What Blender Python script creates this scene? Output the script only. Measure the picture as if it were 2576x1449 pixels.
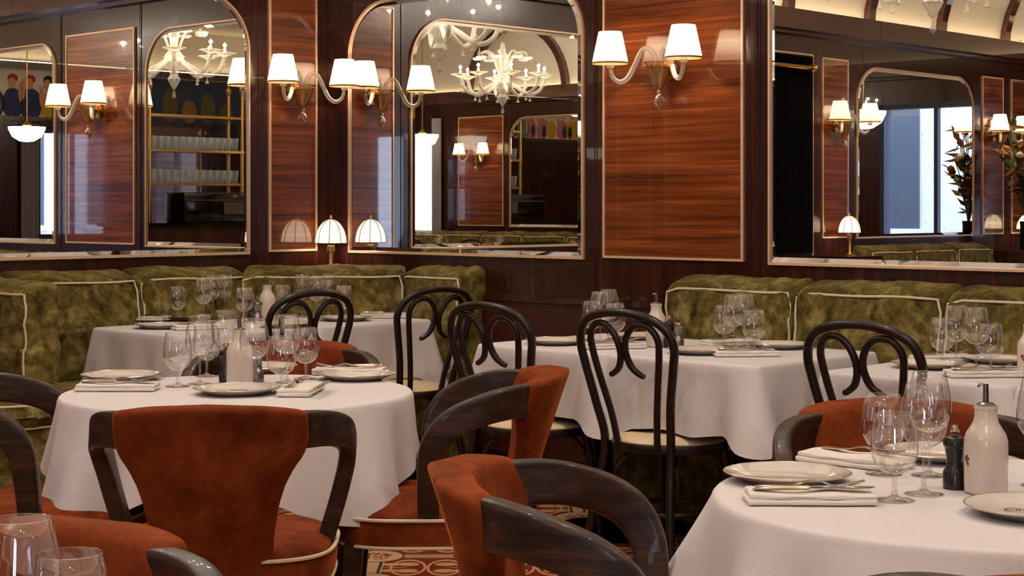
import bpy, math, random
from mathutils import Vector, Matrix, noise
for o in list(bpy.data.objects): bpy.data.objects.remove(o)
scene = bpy.context.scene
COL = scene.collection
# ------------------------------------------------------------------ camera, world, exposure
F, HZ, ZC, W, H = 4200.0, 520.0, 1.29, 2576, 1449
cam = bpy.data.objects.new('camera', bpy.data.cameras.new('camera'))
COL.objects.link(cam)
cam.location = (0, 0, ZC); cam.rotation_euler = (math.pi/2, 0, 0)
cam.data.sensor_width = 36; cam.data.lens = 36*F/W
cam.data.shift_y = -(H/2-HZ)/W
cam.data.clip_start = .05
scene.camera = cam
vs = scene.view_settings
vs.view_transform = 'Standard'; vs.look = 'None'; vs.gamma = 1; vs.use_curve_mapping = False
vs.exposure = 0.92
cy = scene.cycles
cy.max_bounces = 7; cy.diffuse_bounces = 2; cy.glossy_bounces = 6; cy.transmission_bounces = 5
cy.transparent_max_bounces = 14; cy.caustics_reflective = False; cy.caustics_refractive = False
cy.sample_clamp_indirect = 25; cy.use_adaptive_sampling = True; cy.adaptive_threshold = .08; cy.use_denoising = True; cy.blur_glossy = .3
world = bpy.data.worlds.new('daylight'); scene.world = world
world.use_nodes = True
world.node_tree.nodes['Background'].inputs[0].default_value = (.62, .75, 1, 1)
world.node_tree.nodes['Background'].inputs[1].default_value = 5.0
# ------------------------------------------------------------------ room frame: u along the right wall, v along the left wall
A = math.radians(43.74)
EU = Vector((math.cos(A), -math.sin(A), 0)); EV = Vector((-math.sin(A), -math.cos(A), 0))
CORNER = Vector((-.958, 9, 0))
UF, VF, ZT = 11.5, 8.73, 3.6
def R(u, v, z=0): p = CORNER+EU*u+EV*v; return Vector((p.x, p.y, z))
def at(px, py, z):
    y = F*(ZC-z)/(py-HZ); return Vector(((px-W/2)/F*y, y, z))
def facing(d): return math.atan2(-d.x, d.y)
LIGHTS = []
def light(kind, loc, power, color, size=.1, rot=None, name='lamp_light', sy=None, parent=None, spread=None):
    l = bpy.data.lights.new(name, kind); l.energy = power; l.color = color
    if kind == 'AREA':
        l.size = size
        if sy: l.shape = 'RECTANGLE'; l.size_y = sy
        else: l.shape = 'DISK'
        if spread: l.spread = spread
    else: l.shadow_soft_size = size
    o = bpy.data.objects.new(name, l); COL.objects.link(o); o.location = loc
    if rot: o.rotation_euler = rot
    if parent: o.parent = parent
    return o
WARM = (1, .76, .50); SOFT = (1, .89, .79)
P_COVE, P_CHAND, P_SCONCE, P_TLAMP, P_DOWN = 1.3, 4.2, 1.9, 1.0, 6.4
# cove strips on top of the cornices, shining up on the cream ceiling (per metre of cornice)
def cove(p, q, n, name):
    d = q-p; L = d.length; m = (p+q)/2
    o = light('AREA', m, P_COVE*L, WARM, L, name=name, sy=.05)
    zax = -(Vector((0, 0, 1))*.92+n*.4).normalized(); x = d.normalized(); y = zax.cross(x)
    o.matrix_world = Matrix.Translation(m) @ Matrix((x, y, zax)).transposed().to_4x4()
cove(R(.06, .3, 2.684), R(.06, VF-.3, 2.684), EU, 'cove_light')
cove(R(.3, .06, 2.684), R(UF-.3, .06, 2.684), EV, 'cove_light')
cove(R(.3, VF-.06, 2.684), R(UF-.3, VF-.06, 2.684), -EV, 'cove_light')
cove(R(UF-.06, .3, 3.056), R(UF-.06, VF-.3, 3.056), -EU, 'cove_light')
# ------------------------------------------------------------------ materials
class NT:
    def __init__(s, name):
        s.m = bpy.data.materials.new(name); s.m.use_nodes = True
        s.t = s.m.node_tree; s.t.nodes.clear()
        s.out = s.t.nodes.new('ShaderNodeOutputMaterial')
    def n(s, typ, **kw):
        x = s.t.nodes.new(typ)
        for k, v in kw.items():
            if isinstance(k, str) and hasattr(x, k): setattr(x, k, v)
        return x
    def l(s, a, b): s.t.links.new(a, b)
    def put(s, sock, v):
        if isinstance(v, bpy.types.NodeSocket): s.l(v, sock)
        elif v is not None: sock.default_value = v
    def math(s, op, a, b=None, c=None):
        x = s.n('ShaderNodeMath', operation=op)
        s.put(x.inputs[0], a); s.put(x.inputs[1], b)
        if c is not None: s.put(x.inputs[2], c)
        return x.outputs[0]
    def mix(s, f, a, b, blend='MIX'):
        x = s.n('ShaderNodeMix', data_type='RGBA', blend_type=blend)
        s.put(x.inputs[0], f); s.put(x.inputs[6], a); s.put(x.inputs[7], b)
        return x.outputs[2]
    def coords(s, scale=(1, 1, 1), kind='Object', rot=(0, 0, 0)):
        c = s.n('ShaderNodeTexCoord'); mp = s.n('ShaderNodeMapping')
        mp.inputs['Scale'].default_value = scale; mp.inputs['Rotation'].default_value = rot
        s.l(c.outputs[kind], mp.inputs[0]); return mp.outputs[0]
    def noise(s, vec, scale=5, detail=3, rough=.5, dist=0):
        x = s.n('ShaderNodeTexNoise'); s.l(vec, x.inputs['Vector'])
        x.inputs['Scale'].default_value = scale; x.inputs['Detail'].default_value = detail
        x.inputs['Roughness'].default_value = rough; x.inputs['Distortion'].default_value = dist
        return x.outputs['Fac']
    def ramp(s, f, stops):
        x = s.n('ShaderNodeValToRGB'); s.l(f, x.inputs[0])
        e = x.color_ramp.elements
        while len(e) < len(stops): e.new(.5)
        for i, (p, c) in enumerate(stops): e[i].position = p; e[i].color = (*c, 1)
        return x.outputs[0]
    def bump(s, h, strength=.2, dist=.01):
        x = s.n('ShaderNodeBump'); x.inputs['Strength'].default_value = strength; x.inputs['Distance'].default_value = dist
        s.l(h, x.inputs['Height']); return x.outputs[0]
    def bsdf(s, color=None, rough=.5, metal=0, normal=None, **kw):
        p = s.n('ShaderNodeBsdfPrincipled')
        s.put(p.inputs['Base Color'], (*color, 1) if isinstance(color, tuple) and len(color) == 3 else color)
        s.put(p.inputs['Roughness'], rough); s.put(p.inputs['Metallic'], metal)
        if normal is not None: s.l(normal, p.inputs['Normal'])
        for k, v in kw.items(): s.put(p.inputs[k.replace('_', ' ')], v)
        s.l(p.outputs[0], s.out.inputs[0]); return p
def srgb(r, g, b): return tuple(((c/255+.055)/1.055)**2.4 if c/255 > .04045 else c/255/12.92 for c in (r, g, b))
M = {}
def simple(name, color, rough=.5, metal=0, **kw):
    t = NT(name); t.bsdf(color, rough, metal, **kw); M[name] = t.m; return t.m
def wood(name, stops, scale, rough=.22, coat=1.0, fine=(1, 1, 1), cior=1.65):
    t = NT(name)
    a = t.noise(t.coords(scale), 1, 5, .62, .4)
    b = t.noise(t.coords(fine), 1, 3, .6)
    f = t.math('ADD', t.math('MULTIPLY', a, .72), t.math('MULTIPLY', b, .28))
    t.bsdf(t.ramp(f, stops), rough, 0, t.bump(b, .04, .002), Coat_Weight=coat, Coat_Roughness=.02, Coat_IOR=cior, IOR=1.45)
    M[name] = t.m
# lacquered panel: horizontal figure; frames: vertical grain
wood('panel_wood', [(.32, srgb(52, 21, 9)), (.44, srgb(106, 49, 20)), (.56, srgb(140, 70, 31)), (.70, srgb(180, 104, 52))], (.8, .8, 30), fine=(2, 2, 210))
wood('frame_wood', [(.3, srgb(30, 11, 7)), (.5, srgb(56, 23, 13)), (.72, srgb(88, 42, 24))], (26, 26, .5), coat=.5, fine=(160, 160, 2), cior=1.5)
wood('cornice_wood', [(.3, srgb(48, 18, 12)), (.6, srgb(86, 38, 26))], (1, 1, 20), rough=.2, fine=(2, 2, 90))
wood('chair_wood', [(.36, srgb(20, 10, 7)), (.5, srgb(48, 26, 17)), (.64, srgb(84, 50, 33))], (9, 4, 34), rough=.42, coat=.14, fine=(60, 12, 240), cior=1.5)
wood('bentwood', [(.3, srgb(20, 10, 8)), (.6, srgb(40, 22, 17)), (.8, srgb(52, 30, 22))], (40, 40, 3), rough=.36, coat=.15, fine=(90, 90, 6), cior=1.5)
simple('lower_panel', srgb(64, 22, 17), .45)
simple('brass_trim', srgb(238, 198, 160), .4, .35)
simple('brass', srgb(206, 164, 98), .3, 1)
simple('bowl_gold', srgb(222, 192, 146), .35, .9)
simple('silver', srgb(208, 190, 172), .2, 1)
simple('steel', srgb(150, 143, 138), .25, 1)
simple('porcelain', srgb(226, 214, 204), .13, 0, Coat_Weight=.6, Coat_Roughness=.03)
simple('bottle_white', srgb(226, 208, 192), .22, 0, Coat_Weight=.5, Coat_Roughness=.06)
simple('mill_black', srgb(20, 17, 17), .3, 0, Coat_Weight=.4)
simple('black', srgb(6, 5, 6), 1, 0, Specular_IOR_Level=.05)
simple('black_gloss', srgb(10, 9, 10), .12)
simple('ink', srgb(40, 36, 36), .6)
simple('flower_red', srgb(120, 44, 38), .6)
simple('leaf_olive', srgb(96, 92, 48), .6)
simple('cream_paint', srgb(232, 222, 204), .75)
simple('piping', srgb(232, 212, 180), .7)
simple('seat_leather', srgb(226, 200, 160), .5)
simple('frame_blue', srgb(40, 52, 84), .4)
simple('curtain_grey', srgb(168, 160, 158), .9)
simple('facade', srgb(200, 206, 214), .9)
simple('dark_window', srgb(70, 80, 96), .3)
simple('vase', srgb(30, 26, 28), .1)
simple('leaf_green', srgb(80, 92, 44), .6)
simple('leaf_brown', srgb(150, 104, 44), .6)
simple('blossom', srgb(150, 84, 34), .7)
simple('blossom_white', srgb(226, 210, 180), .7)
# mirror with a few dark age spots
t = NT('mirror_glass')
sp = t.noise(t.coords((1, 1, 1)), 95, 1, .4)
t.bsdf(t.ramp(sp, [(.0, (.86, .85, .80)), (.735, (.86, .85, .80)), (.75, (.3, .27, .22)), (1, (.3, .27, .22))]), .0, 1); M['mirror_glass'] = t.m
simple('mirror_bevel', (.9, .9, .88), .015, 1)
def velvet(name, dark, mid, lite, sheen, sc=7, sw=.7):
    t = NT(name); v = t.coords()
    a = t.noise(v, sc, 4, .62, .6); b = t.noise(v, 90, 2, .5); c = t.noise(v, sc*3.2, 3, .6)
    f = t.math('ADD', t.math('ADD', t.math('MULTIPLY', a, .62), t.math('MULTIPLY', c, .28)), t.math('MULTIPLY', b, .10))
    t.bsdf(t.ramp(f, [(.38, dark), (.5, mid), (.63, lite)]), .85, 0, t.bump(c, .25, .012), Sheen_Weight=sw, Sheen_Roughness=.35, Sheen_Tint=(*sheen, 1), Specular_IOR_Level=.15)
    M[name] = t.m
velvet('green_velvet', srgb(52, 43, 15), srgb(104, 89, 40), srgb(158, 140, 84), srgb(226, 208, 156), 9, .45)
velvet('orange_velvet', srgb(98, 38, 13), srgb(128, 55, 20), srgb(152, 73, 32), srgb(255, 140, 76), 6, .45)
# linen
t = NT('linen'); v = t.coords()
w1 = t.noise(t.coords((1, 1, 1)), 420, 1, .5); w2 = t.noise(v, 9, 3, .5)
h = t.math('ADD', t.math('MULTIPLY', w1, .25), w2)
t.bsdf(srgb(231, 221, 220), .85, 0, t.bump(h, .3, .014), Sheen_Weight=.15); M['linen'] = t.m
t = NT('napkin_linen'); v = t.coords()
t.bsdf(srgb(238, 227, 216), .85, 0, t.bump(t.noise(v, 60, 3, .5), .3, .004)); M['napkin_linen'] = t.m
# thin blown glass: clear with reflections that grow towards the edge
def thin_glass(name, tint, edge=.55, rough=0.0, base=.155, rim=(.55, .53, .52)):
    t = NT(name)
    tr = t.n('ShaderNodeBsdfTransparent'); tr.inputs[0].default_value = (*tint, 1)
    lw = t.n('ShaderNodeLayerWeight'); lw.inputs[0].default_value = .5
    t.l(t.mix(t.math('POWER', lw.outputs['Facing'], 6), (*tint, 1), (*rim, 1)), tr.inputs[0])
    gl = t.n('ShaderNodeBsdfGlossy'); gl.inputs['Roughness'].default_value = rough; gl.inputs[0].default_value = (1, 1, 1, 1)
    fr = t.n('ShaderNodeLayerWeight'); fr.inputs[0].default_value = .5
    f = t.math('MULTIPLY_ADD', t.math('POWER', fr.outputs['Facing'], 3.6), edge, base)
    mx = t.n('ShaderNodeMixShader'); t.l(f, mx.inputs[0]); t.l(tr.outputs[0], mx.inputs[1]); t.l(gl.outputs[0], mx.inputs[2])
    t.l(mx.outputs[0], t.out.inputs[0]); M[name] = t.m
thin_glass('glass_bowl', (.985, .98, .975), .85)
thin_glass('glass_stem', (.93, .92, .91), .8, 0.0, .14)
thin_glass('window_glass', (.95, .97, 1), .5, 0, .04, (.9, .92, .95))
t = NT('glass_solid'); g = t.n('ShaderNodeBsdfGlass'); g.inputs['IOR'].default_value = 1.45; g.inputs['Color'].default_value = (.98, .97, .96, 1)
t.l(g.outputs[0], t.out.inputs[0]); M['glass_solid'] = t.m
thin_glass('glass_amber', (.93, .80, .58), .7, .05, .08, (.7, .5, .3))
# murano glass of the chandeliers: clear, milky, glossy
t = NT('glass_murano'); tr = t.n('ShaderNodeBsdfTransparent'); tr.inputs[0].default_value = (.92, .9, .86, 1)
pb = t.n('ShaderNodeBsdfPrincipled'); pb.inputs['Base Color'].default_value = (.9, .86, .78, 1); pb.inputs['Roughness'].default_value = .08
fr = t.n('ShaderNodeLayerWeight'); fr.inputs[0].default_value = .45
mx = t.n('ShaderNodeMixShader'); t.l(t.math('MULTIPLY_ADD', fr.outputs['Facing'], .55, .3), mx.inputs[0]); t.l(tr.outputs[0], mx.inputs[1]); t.l(pb.outputs[0], mx.inputs[2])
t.l(mx.outputs[0], t.out.inputs[0]); M['glass_murano'] = t.m
t = NT('glass_bar'); tr = t.n('ShaderNodeBsdfTransparent'); tr.inputs[0].default_value = (.95, .95, .94, 1)
pb = t.n('ShaderNodeBsdfPrincipled'); pb.inputs['Base Color'].default_value = (.85, .85, .82, 1); pb.inputs['Roughness'].default_value = .05
fr = t.n('ShaderNodeLayerWeight'); fr.inputs[0].default_value = .5
mx = t.n('ShaderNodeMixShader'); t.l(t.math('MULTIPLY_ADD', t.math('POWER', fr.outputs['Facing'], 2.5), .75, .07), mx.inputs[0]); t.l(tr.outputs[0], mx.inputs[1]); t.l(pb.outputs[0], mx.inputs[2])
t.l(mx.outputs[0], t.out.inputs[0]); M['glass_bar'] = t.m
def translucent(name, color, k=.75):
    t = NT(name); a = t.n('ShaderNodeBsdfTranslucent'); a.inputs[0].default_value = (*color, 1)
    d = t.n('ShaderNodeBsdfDiffuse'); d.inputs[0].default_value = (*color, 1)
    mx = t.n('ShaderNodeMixShader'); mx.inputs[0].default_value = k
    t.l(d.outputs[0], mx.inputs[1]); t.l(a.outputs[0], mx.inputs[2]); t.l(mx.outputs[0], t.out.inputs[0]); M[name] = t.m
translucent('shade_fabric', (.52, .455, .385), .7); translucent('shade_dome', (.62, .58, .52), .7)
def emit(name, color, s):
    t = NT(name); e = t.n('ShaderNodeEmission'); e.inputs[0].default_value = (*color, 1); e.inputs[1].default_value = s
    t.l(e.outputs[0], t.out.inputs[0]); M[name] = t.m
emit('downlight_lens', (1, .9, .78), 6); emit('pendant_glow', (1, .93, .82), 2.6)
# patterned carpet
def carpet():
    t = NT('carpet'); c = t.n('ShaderNodeTexCoord'); s = t.n('ShaderNodeSeparateXYZ'); t.l(c.outputs['Object'], s.inputs[0])
    P = .39
    def cell(o, off): return t.math('ABSOLUTE', t.math('SUBTRACT', t.math('FRACT', t.math('ADD', t.math('DIVIDE', t.math('SUBTRACT', o, off), P), 50.5)), .5))
    x = cell(s.outputs[0], -.306); y = cell(s.outputs[1], 6.36)
    def ell(cx, cy, ax, ay):
        a = t.math('DIVIDE', t.math('SUBTRACT', x, cx), ax); b = t.math('DIVIDE', t.math('SUBTRACT', y, cy), ay)
        return t.math('SQRT', t.math('ADD', t.math('MULTIPLY', a, a), t.math('MULTIPLY', b, b)))
    lt = lambda a, b: t.math('LESS_THAN', a, b)
    gt = lambda a, b: t.math('GREATER_THAN', a, b)
    mx = lambda *a: a[0] if len(a) == 1 else t.math('MAXIMUM', a[0], mx(*a[1:]))
    band = lambda a, lo, hi: t.math('MULTIPLY', gt(a, lo), lt(a, hi))
    nz = t.noise(c.outputs['Object'], 260, 2, .6)
    red = t.mix(nz, (*srgb(84, 22, 8), 1), (*srgb(156, 62, 30), 1))
    cream = t.mix(nz, (*srgb(160, 116, 78), 1), (*srgb(222, 182, 138), 1))
    green = (*srgb(62, 66, 46), 1)
    ring = band(ell(.17, 0, .17, .34), .84, 1.0)
    loops = mx(ring, lt(ell(.17, .14, .10, .075), 1), lt(ell(.33, .13, .085, .06), 1), lt(ell(.3, 0, .12, .012), 1))
    col = t.mix(loops, red, cream)
    col = t.mix(mx(band(x, .40, .415), band(y, .42, .435)), col, cream)
    col = t.mix(mx(band(x, .415, .445), band(y, .435, .45)), col, green)
    col = t.mix(mx(gt(x, .445), band(y, .45, .51)), col, cream)
    col = t.mix(band(y, .475, .485), col, green)
    e = ell(.5, .5, .27, .27)
    col = t.mix(lt(e, 1), col, green); col = t.mix(lt(e, .93), col, cream)
    col = t.mix(t.math('MULTIPLY', lt(e, .58), gt(t.noise(c.outputs['Object'], 42, 2, .5), .5)), col, red)
    t.bsdf(col, .95, 0, t.bump(nz, .5, .004), Specular_IOR_Level=.1)
    M['carpet'] = t.m
carpet()
# ------------------------------------------------------------------ mesh helpers
class MB:
    def __init__(s): s.v = []; s.f = []
    def add(s, vs_, fs):
        k = len(s.v); s.v += [Vector(p) for p in vs_]; s.f += [[i+k for i in f] for f in fs]; return s
    def box(s, a, b):
        x0, y0, z0 = a; x1, y1, z1 = b
        return s.add([(x0,y0,z0),(x1,y0,z0),(x1,y1,z0),(x0,y1,z0),(x0,y0,z1),(x1,y0,z1),(x1,y1,z1),(x0,y1,z1)],
                     [(3,2,1,0),(4,5,6,7),(0,1,5,4),(1,2,6,5),(2,3,7,6),(3,0,4,7)])
    def rings(s, rs, cap0=True, cap1=True, closed=False):
        n = len(rs[0]); k = len(s.v)
        for r in rs: s.v += [Vector(p) for p in r]
        m = len(rs)
        for i in range(m if closed else m-1):
            a = k+i*n; b = k+((i+1) % m)*n
            for j in range(n): j2 = (j+1) % n; s.f.append([a+j, a+j2, b+j2, b+j])
        if not closed:
            if cap0: s.f.append([k+j for j in range(n)][::-1])
            if cap1: s.f.append([k+(m-1)*n+j for j in range(n)])
        return s
    def tube(s, path, r, n=8, closed=False):
        path = [Vector(p) for p in path]; m = len(path)
        T = []
        for i in range(m):
            a = path[i-1] if (i > 0 or closed) else path[i]; b = path[(i+1) % m] if (i < m-1 or closed) else path[i]
            d = (b-a); T.append(d.normalized() if d.length > 1e-9 else Vector((0, 0, 1)))
        up = Vector((0, 0, 1)) if abs(T[0].z) < .9 else Vector((1, 0, 0))
        N = (up-T[0]*up.dot(T[0])).normalized(); rs = []
        for i in range(m):
            N = (N-T[i]*N.dot(T[i])).normalized(); B = T[i].cross(N)
            rr = r[i] if isinstance(r, (list, tuple)) else r
            rs.append([path[i]+(N*math.cos(q)+B*math.sin(q))*rr for q in [2*math.pi*j/n for j in range(n)]])
        return s.rings(rs, closed=closed)
    def lathe(s, prof, n=24, c=(0, 0, 0), cap0=True, cap1=True, pleat=0, amp=0):
        c = Vector(c); rs = []
        for (r, z) in prof:
            rs.append([c+Vector(((r+(amp*r*math.cos(pleat*q) if pleat else 0))*math.cos(q), (r+(amp*r*math.cos(pleat*q) if pleat else 0))*math.sin(q), z)) for q in [2*math.pi*j/n for j in range(n)]])
        return s.rings(rs, cap0, cap1)
    def map(s, fn): s.v = [Vector(fn(p)) for p in s.v]; return s
    def mesh(s, name, mat, smooth=True, angle=None):
        me = bpy.data.meshes.new(name); me.from_pydata([tuple(p) for p in s.v], [], s.f)
        me.materials.append(M[mat])
        if smooth: me.polygons.foreach_set('use_smooth', [True]*len(me.polygons))
        me.update()
        if angle and smooth: me.set_sharp_from_angle(angle=math.radians(angle))
        return me
    def build(s, name, mat, parent=None, smooth=True, angle=40, loc=None, rotz=None):
        o = bpy.data.objects.new(name, s.mesh(name, mat, smooth, angle)); COL.objects.link(o)
        if parent: o.parent = parent
        if loc is not None: o.location = loc
        if rotz is not None: o.rotation_euler = (0, 0, rotz)
        return o
def fixn(o):
    import bmesh
    bm = bmesh.new(); bm.from_mesh(o.data); bmesh.ops.recalc_face_normals(bm, faces=bm.faces); bm.to_mesh(o.data); bm.free(); return o
def cr(pts, n=6, closed=False):
    P = [Vector(p) for p in pts]; m = len(P); out = []
    for i in range(m if closed else m-1):
        p1, p2 = P[i], P[(i+1) % m]
        p0 = P[i-1] if (i > 0 or closed) else p1*2-p2
        p3 = P[(i+2) % m] if (i+2 < m or closed) else p2*2-p1
        for k in range(n):
            q = k/n
            out.append(.5*((2*p1)+(p2-p0)*q+(2*p0-5*p1+4*p2-p3)*q*q+(3*p1-p0-3*p2+p3)*q**3))
    if not closed: out.append(P[-1])
    return out
def empty(name, loc=(0, 0, 0), rz=0):
    o = bpy.data.objects.new(name, None); COL.objects.link(o); o.location = loc; o.rotation_euler = (0, 0, rz); o.empty_display_size = .05; return o
def tag(o, label=None, cat=None, group=None, kind=None):
    if label: o['label'] = label
    if cat: o['category'] = cat
    if group: o['group'] = group
    if kind: o['kind'] = kind
    return o
def copy_tree(o, parent=None):
    c = o.copy(); COL.objects.link(c); c.parent = parent
    for ch in list(o.children): copy_tree(ch, c)
    return c
def place(proto, used, loc, rz, label, group=None):
    o = proto if not used else copy_tree(proto)
    used.append(o); o.location = loc; o.rotation_euler = (0, 0, rz)
    o['label'] = label
    if group: o['group'] = group
    return o
def lerp(a, b, t): return a+(b-a)*t
def interp(x, tab):
    for (x0, y0), (x1, y1) in zip(tab, tab[1:]):
        if x <= x1: return lerp(y0, y1, max(0, (x-x0)/(x1-x0)))
    return tab[-1][1]
def rbox(size, r, n=4, cuts=(6, 6, 6), disp=None):
    """rounded box centred at origin, with optional displacement fn(p, nrm)->Vector"""
    hx, hy, hz = [s_/2 for s_ in size]; mb = MB(); seen = {}
    def vert(p):
        c = Vector((max(-hx+r, min(hx-r, p.x)), max(-hy+r, min(hy-r, p.y)), max(-hz+r, min(hz-r, p.z))))
        d = p-c; q = c+d.normalized()*r if d.length > 1e-9 else p
        k = (round(p.x, 5), round(p.y, 5), round(p.z, 5))
        if k not in seen:
            nn = d.normalized() if d.length > 1e-9 else Vector((0, 0, 1))
            seen[k] = len(mb.v); mb.v.append(q+disp(q, nn) if disp else q)
        return seen[k]
    def steps(h, c):
        a = [-h+r*(1-math.cos(math.pi/2*i/n)) for i in range(n+1)]
        m = [lerp(-h+r, h-r, i/c) for i in range(1, c)]
        return a+m+[-x for x in a[::-1]]
    X, Y, Z = steps(hx, cuts[0]), steps(hy, cuts[1]), steps(hz, cuts[2])
    for (U, V, fn) in ((X, Y, lambda a, b, s_: Vector((a, b, s_*hz))), (X, Z, lambda a, b, s_: Vector((a, s_*hy, b))), (Y, Z, lambda a, b, s_: Vector((s_*hx, a, b)))):
        for s_ in (-1, 1):
            for i in range(len(U)-1):
                for j in range(len(V)-1):
                    q = [vert(fn(U[i], V[j], s_)), vert(fn(U[i+1], V[j], s_)), vert(fn(U[i+1], V[j+1], s_)), vert(fn(U[i], V[j+1], s_))]
                    mb.f.append(q if s_ > 0 else q[::-1])
    return mb
# ------------------------------------------------------------------ the room
MB().box((-16, -8, -.05), (14, 14, 0)).build('floor', 'carpet', smooth=False); tag(bpy.data.objects['floor'], kind='structure')
class Wall:
    def __init__(s, name, o, n, sx):
        s.name, s.o, s.n, s.sx = name, o, n, sx; s.rz = math.atan2(-n.x, n.y)
        s.M = Matrix.Translation(o) @ Matrix.Rotation(s.rz, 4, 'Z'); s.obj = None
    def pt(s, a, y, z): return s.M @ Vector((s.sx*a, y, z))
    def slab(s, L, holes=(), z1=2.6):
        mb = MB(); xs = sorted([0, L]+[h for q in holes for h in q[:2]]); prev = 0
        for (a0, a1, z0, zz) in sorted(holes):
            s._b(mb, prev, a0, 0, z1); s._b(mb, a0, a1, 0, z0)
            if zz < z1: s._b(mb, a0, a1, zz, z1)
            prev = a1
        s._b(mb, prev, L, 0, z1)
        s.obj = mb.build(s.name, 'frame_wood', smooth=False, loc=s.o, rotz=s.rz); tag(s.obj, kind='structure')
    def _b(s, mb, a0, a1, z0, z1, y0=-.12, y1=0):
        x0, x1 = sorted((s.sx*a0, s.sx*a1)); mb.box((x0, y0, z0), (x1, y1, z1))
    def bar(s, name, mat, a0, a1, z0, z1, y0, y1, parent=None):
        mb = MB(); s._b(mb, a0, a1, z0, z1, y0, y1); return mb.build(name, mat, parent or s.obj, smooth=False)
    def panel(s, a0, a1, z0=1.055, z1=2.40):
        p = s.bar('panel', 'panel_wood', a0+.006, a1-.006, z0+.006, z1-.006, -.01, .007)
        t = .011; mb = MB()
        for q in ((a0, a1, z0, z0+t), (a0, a1, z1-t, z1), (a0, a0+t, z0+t, z1-t), (a1-t, a1, z0+t, z1-t)): s._b(mb, *q, -.01, .012)
        mb.build('panel_trim', 'brass_trim', p, smooth=False); return p
def outline(x0, x1, z0, z1, r, n=14):
    pts = [(x0, z0), (x1, z0)]
    pts += [(x1-r+r*math.cos(q), z1-r+r*math.sin(q)) for q in [math.pi/2*i/n for i in range(n+1)]]
    pts += [(x0+r-r*math.sin(q), z1-r+r*math.cos(q)) for q in [math.pi/2*i/n for i in range(n+1)]]
    return pts
def mirror(wall, a0, a1, label, z0=1.045, z1=2.37, r=.28):
    c = (a0+a1)/2; h = (a1-a0)/2
    e = empty('wall_mirror', wall.pt(c, 0, z0), wall.rz); tag(e, label, 'mirror')
    def ring(d, y): return [(x, y, z) for x, z in outline(-h+d, h-d, d, z1-z0-d, r-d)]
    a = ring(.033, .011)
    g = MB().add(a, [list(range(len(a)))[::-1]]); fixn(g.build('mirror_pane', 'mirror_glass', e, smooth=False))
    fixn(MB().rings([ring(.008, .0052), ring(.033, .011)], False, False).build('bevel', 'mirror_bevel', e, smooth=False))
    fixn(MB().rings([ring(.0, -.01), ring(.0, .014), ring(.010, .014), ring(.010, .0)], False, False).build('mirror_frame', 'brass_trim', e, smooth=False))
    return e
WL = Wall('wall_left', R(0, 0), EU, 1); WR = Wall('wall_right', R(0, 0), EV, -1)
WB = Wall('wall_rear', R(0, VF), -EV, 1); WF = Wall('wall_far', R(UF, 0), -EU, -1)
WL.slab(VF); WR.slab(UF)
WIN_B = [(.75, 1.95, .95, 2.3), (8.3, 9.6, .3, 2.25)]; WIN_F = [(4.95, 6.0, .9, 2.25)]
WB.slab(UF, WIN_B); WF.slab(VF, WIN_F)
# panels
WL.panel(.127, .447); WL.panel(2.36, 2.70); WL.panel(2.86, 3.70); WL.panel(4.735, 5.086); WL.panel(7.17, 7.54); WL.panel(7.69, 8.4)
WR.panel(1.912, 2.70); WR.panel(4.62, 5.4); WR.panel(7.3, 8.1)
WB.panel(2.2, 3.0); WB.panel(3.15, 3.95); WB.panel(7.17, 7.945); WF.panel(6.6, 7.4)
# thin raised stiles, chair rail and burgundy dado
for w, L in ((WL, VF), (WR, UF), (WB, UF)):
    rail = w.bar('chair_rail', 'frame_wood', .0, L if w is not WB else 8.2, .835, .865, -.01, .022)
    w.bar('dado', 'lower_panel', .0, L if w is not WB else 8.2, .1, .835, -.01, .008, rail)
for w, aa in ((WL, (.51, .06, 2.295)), (WR, (.065, 1.852, 2.765, 1.866, 2.779))):
    for a in aa: w.bar('stile', 'frame_wood', a-.004, a+.004, .9, 2.55, -.01, .004)
# cornice, cream coves and ceiling
for i, (w, L) in enumerate(((WL, VF), (WR, UF), (WB, UF))):
    c = w.bar('cornice', 'cornice_wood', 0, L, 2.57, 2.68, -.05, .1); w.bar('cornice_bead', 'frame_wood', 0, L, 2.54, 2.57, -.05, .05, c)
    w.bar('cornice_lip', 'cornice_wood', 0, L, 2.68, 2.715, .088, .1, c)
c = WF.bar('cornice', 'cornice_wood', 0, VF, 2.97, 3.05, -.05, .1); WF.bar('mural_rail', 'frame_wood', 0, VF, 2.33, 2.39, -.05, .05)
WF.bar('wall_top', 'cream_paint', 0, VF, 2.6, ZT, -.1, -.005)
WB.bar('wall_top', 'cream_paint', 0, UF, 2.68, ZT, -.1, .03)
mb = MB(); mb.add([R(-.3, -.3, ZT), R(UF+.3, -.3, ZT), R(UF+.3, VF+.3, ZT), R(-.3, VF+.3, ZT), R(-.3, -.3, ZT+.08), R(UF+.3, -.3, ZT+.08), R(UF+.3, VF+.3, ZT+.08), R(-.3, VF+.3, ZT+.08)], [(0,1,2,3),(7,6,5,4),(0,4,5,1),(1,5,6,2),(2,6,7,3),(3,7,4,0)])
ceil = mb.build('ceiling', 'cream_paint', smooth=False); tag(ceil, kind='structure')
def cove_curve(d, k=10): return [(1.05-(1.05-d)*math.cos(q), 2.66+(ZT-2.66-.005)*math.sin(q)) for q in [math.pi/2*i/k for i in range(k+1)]]
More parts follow.
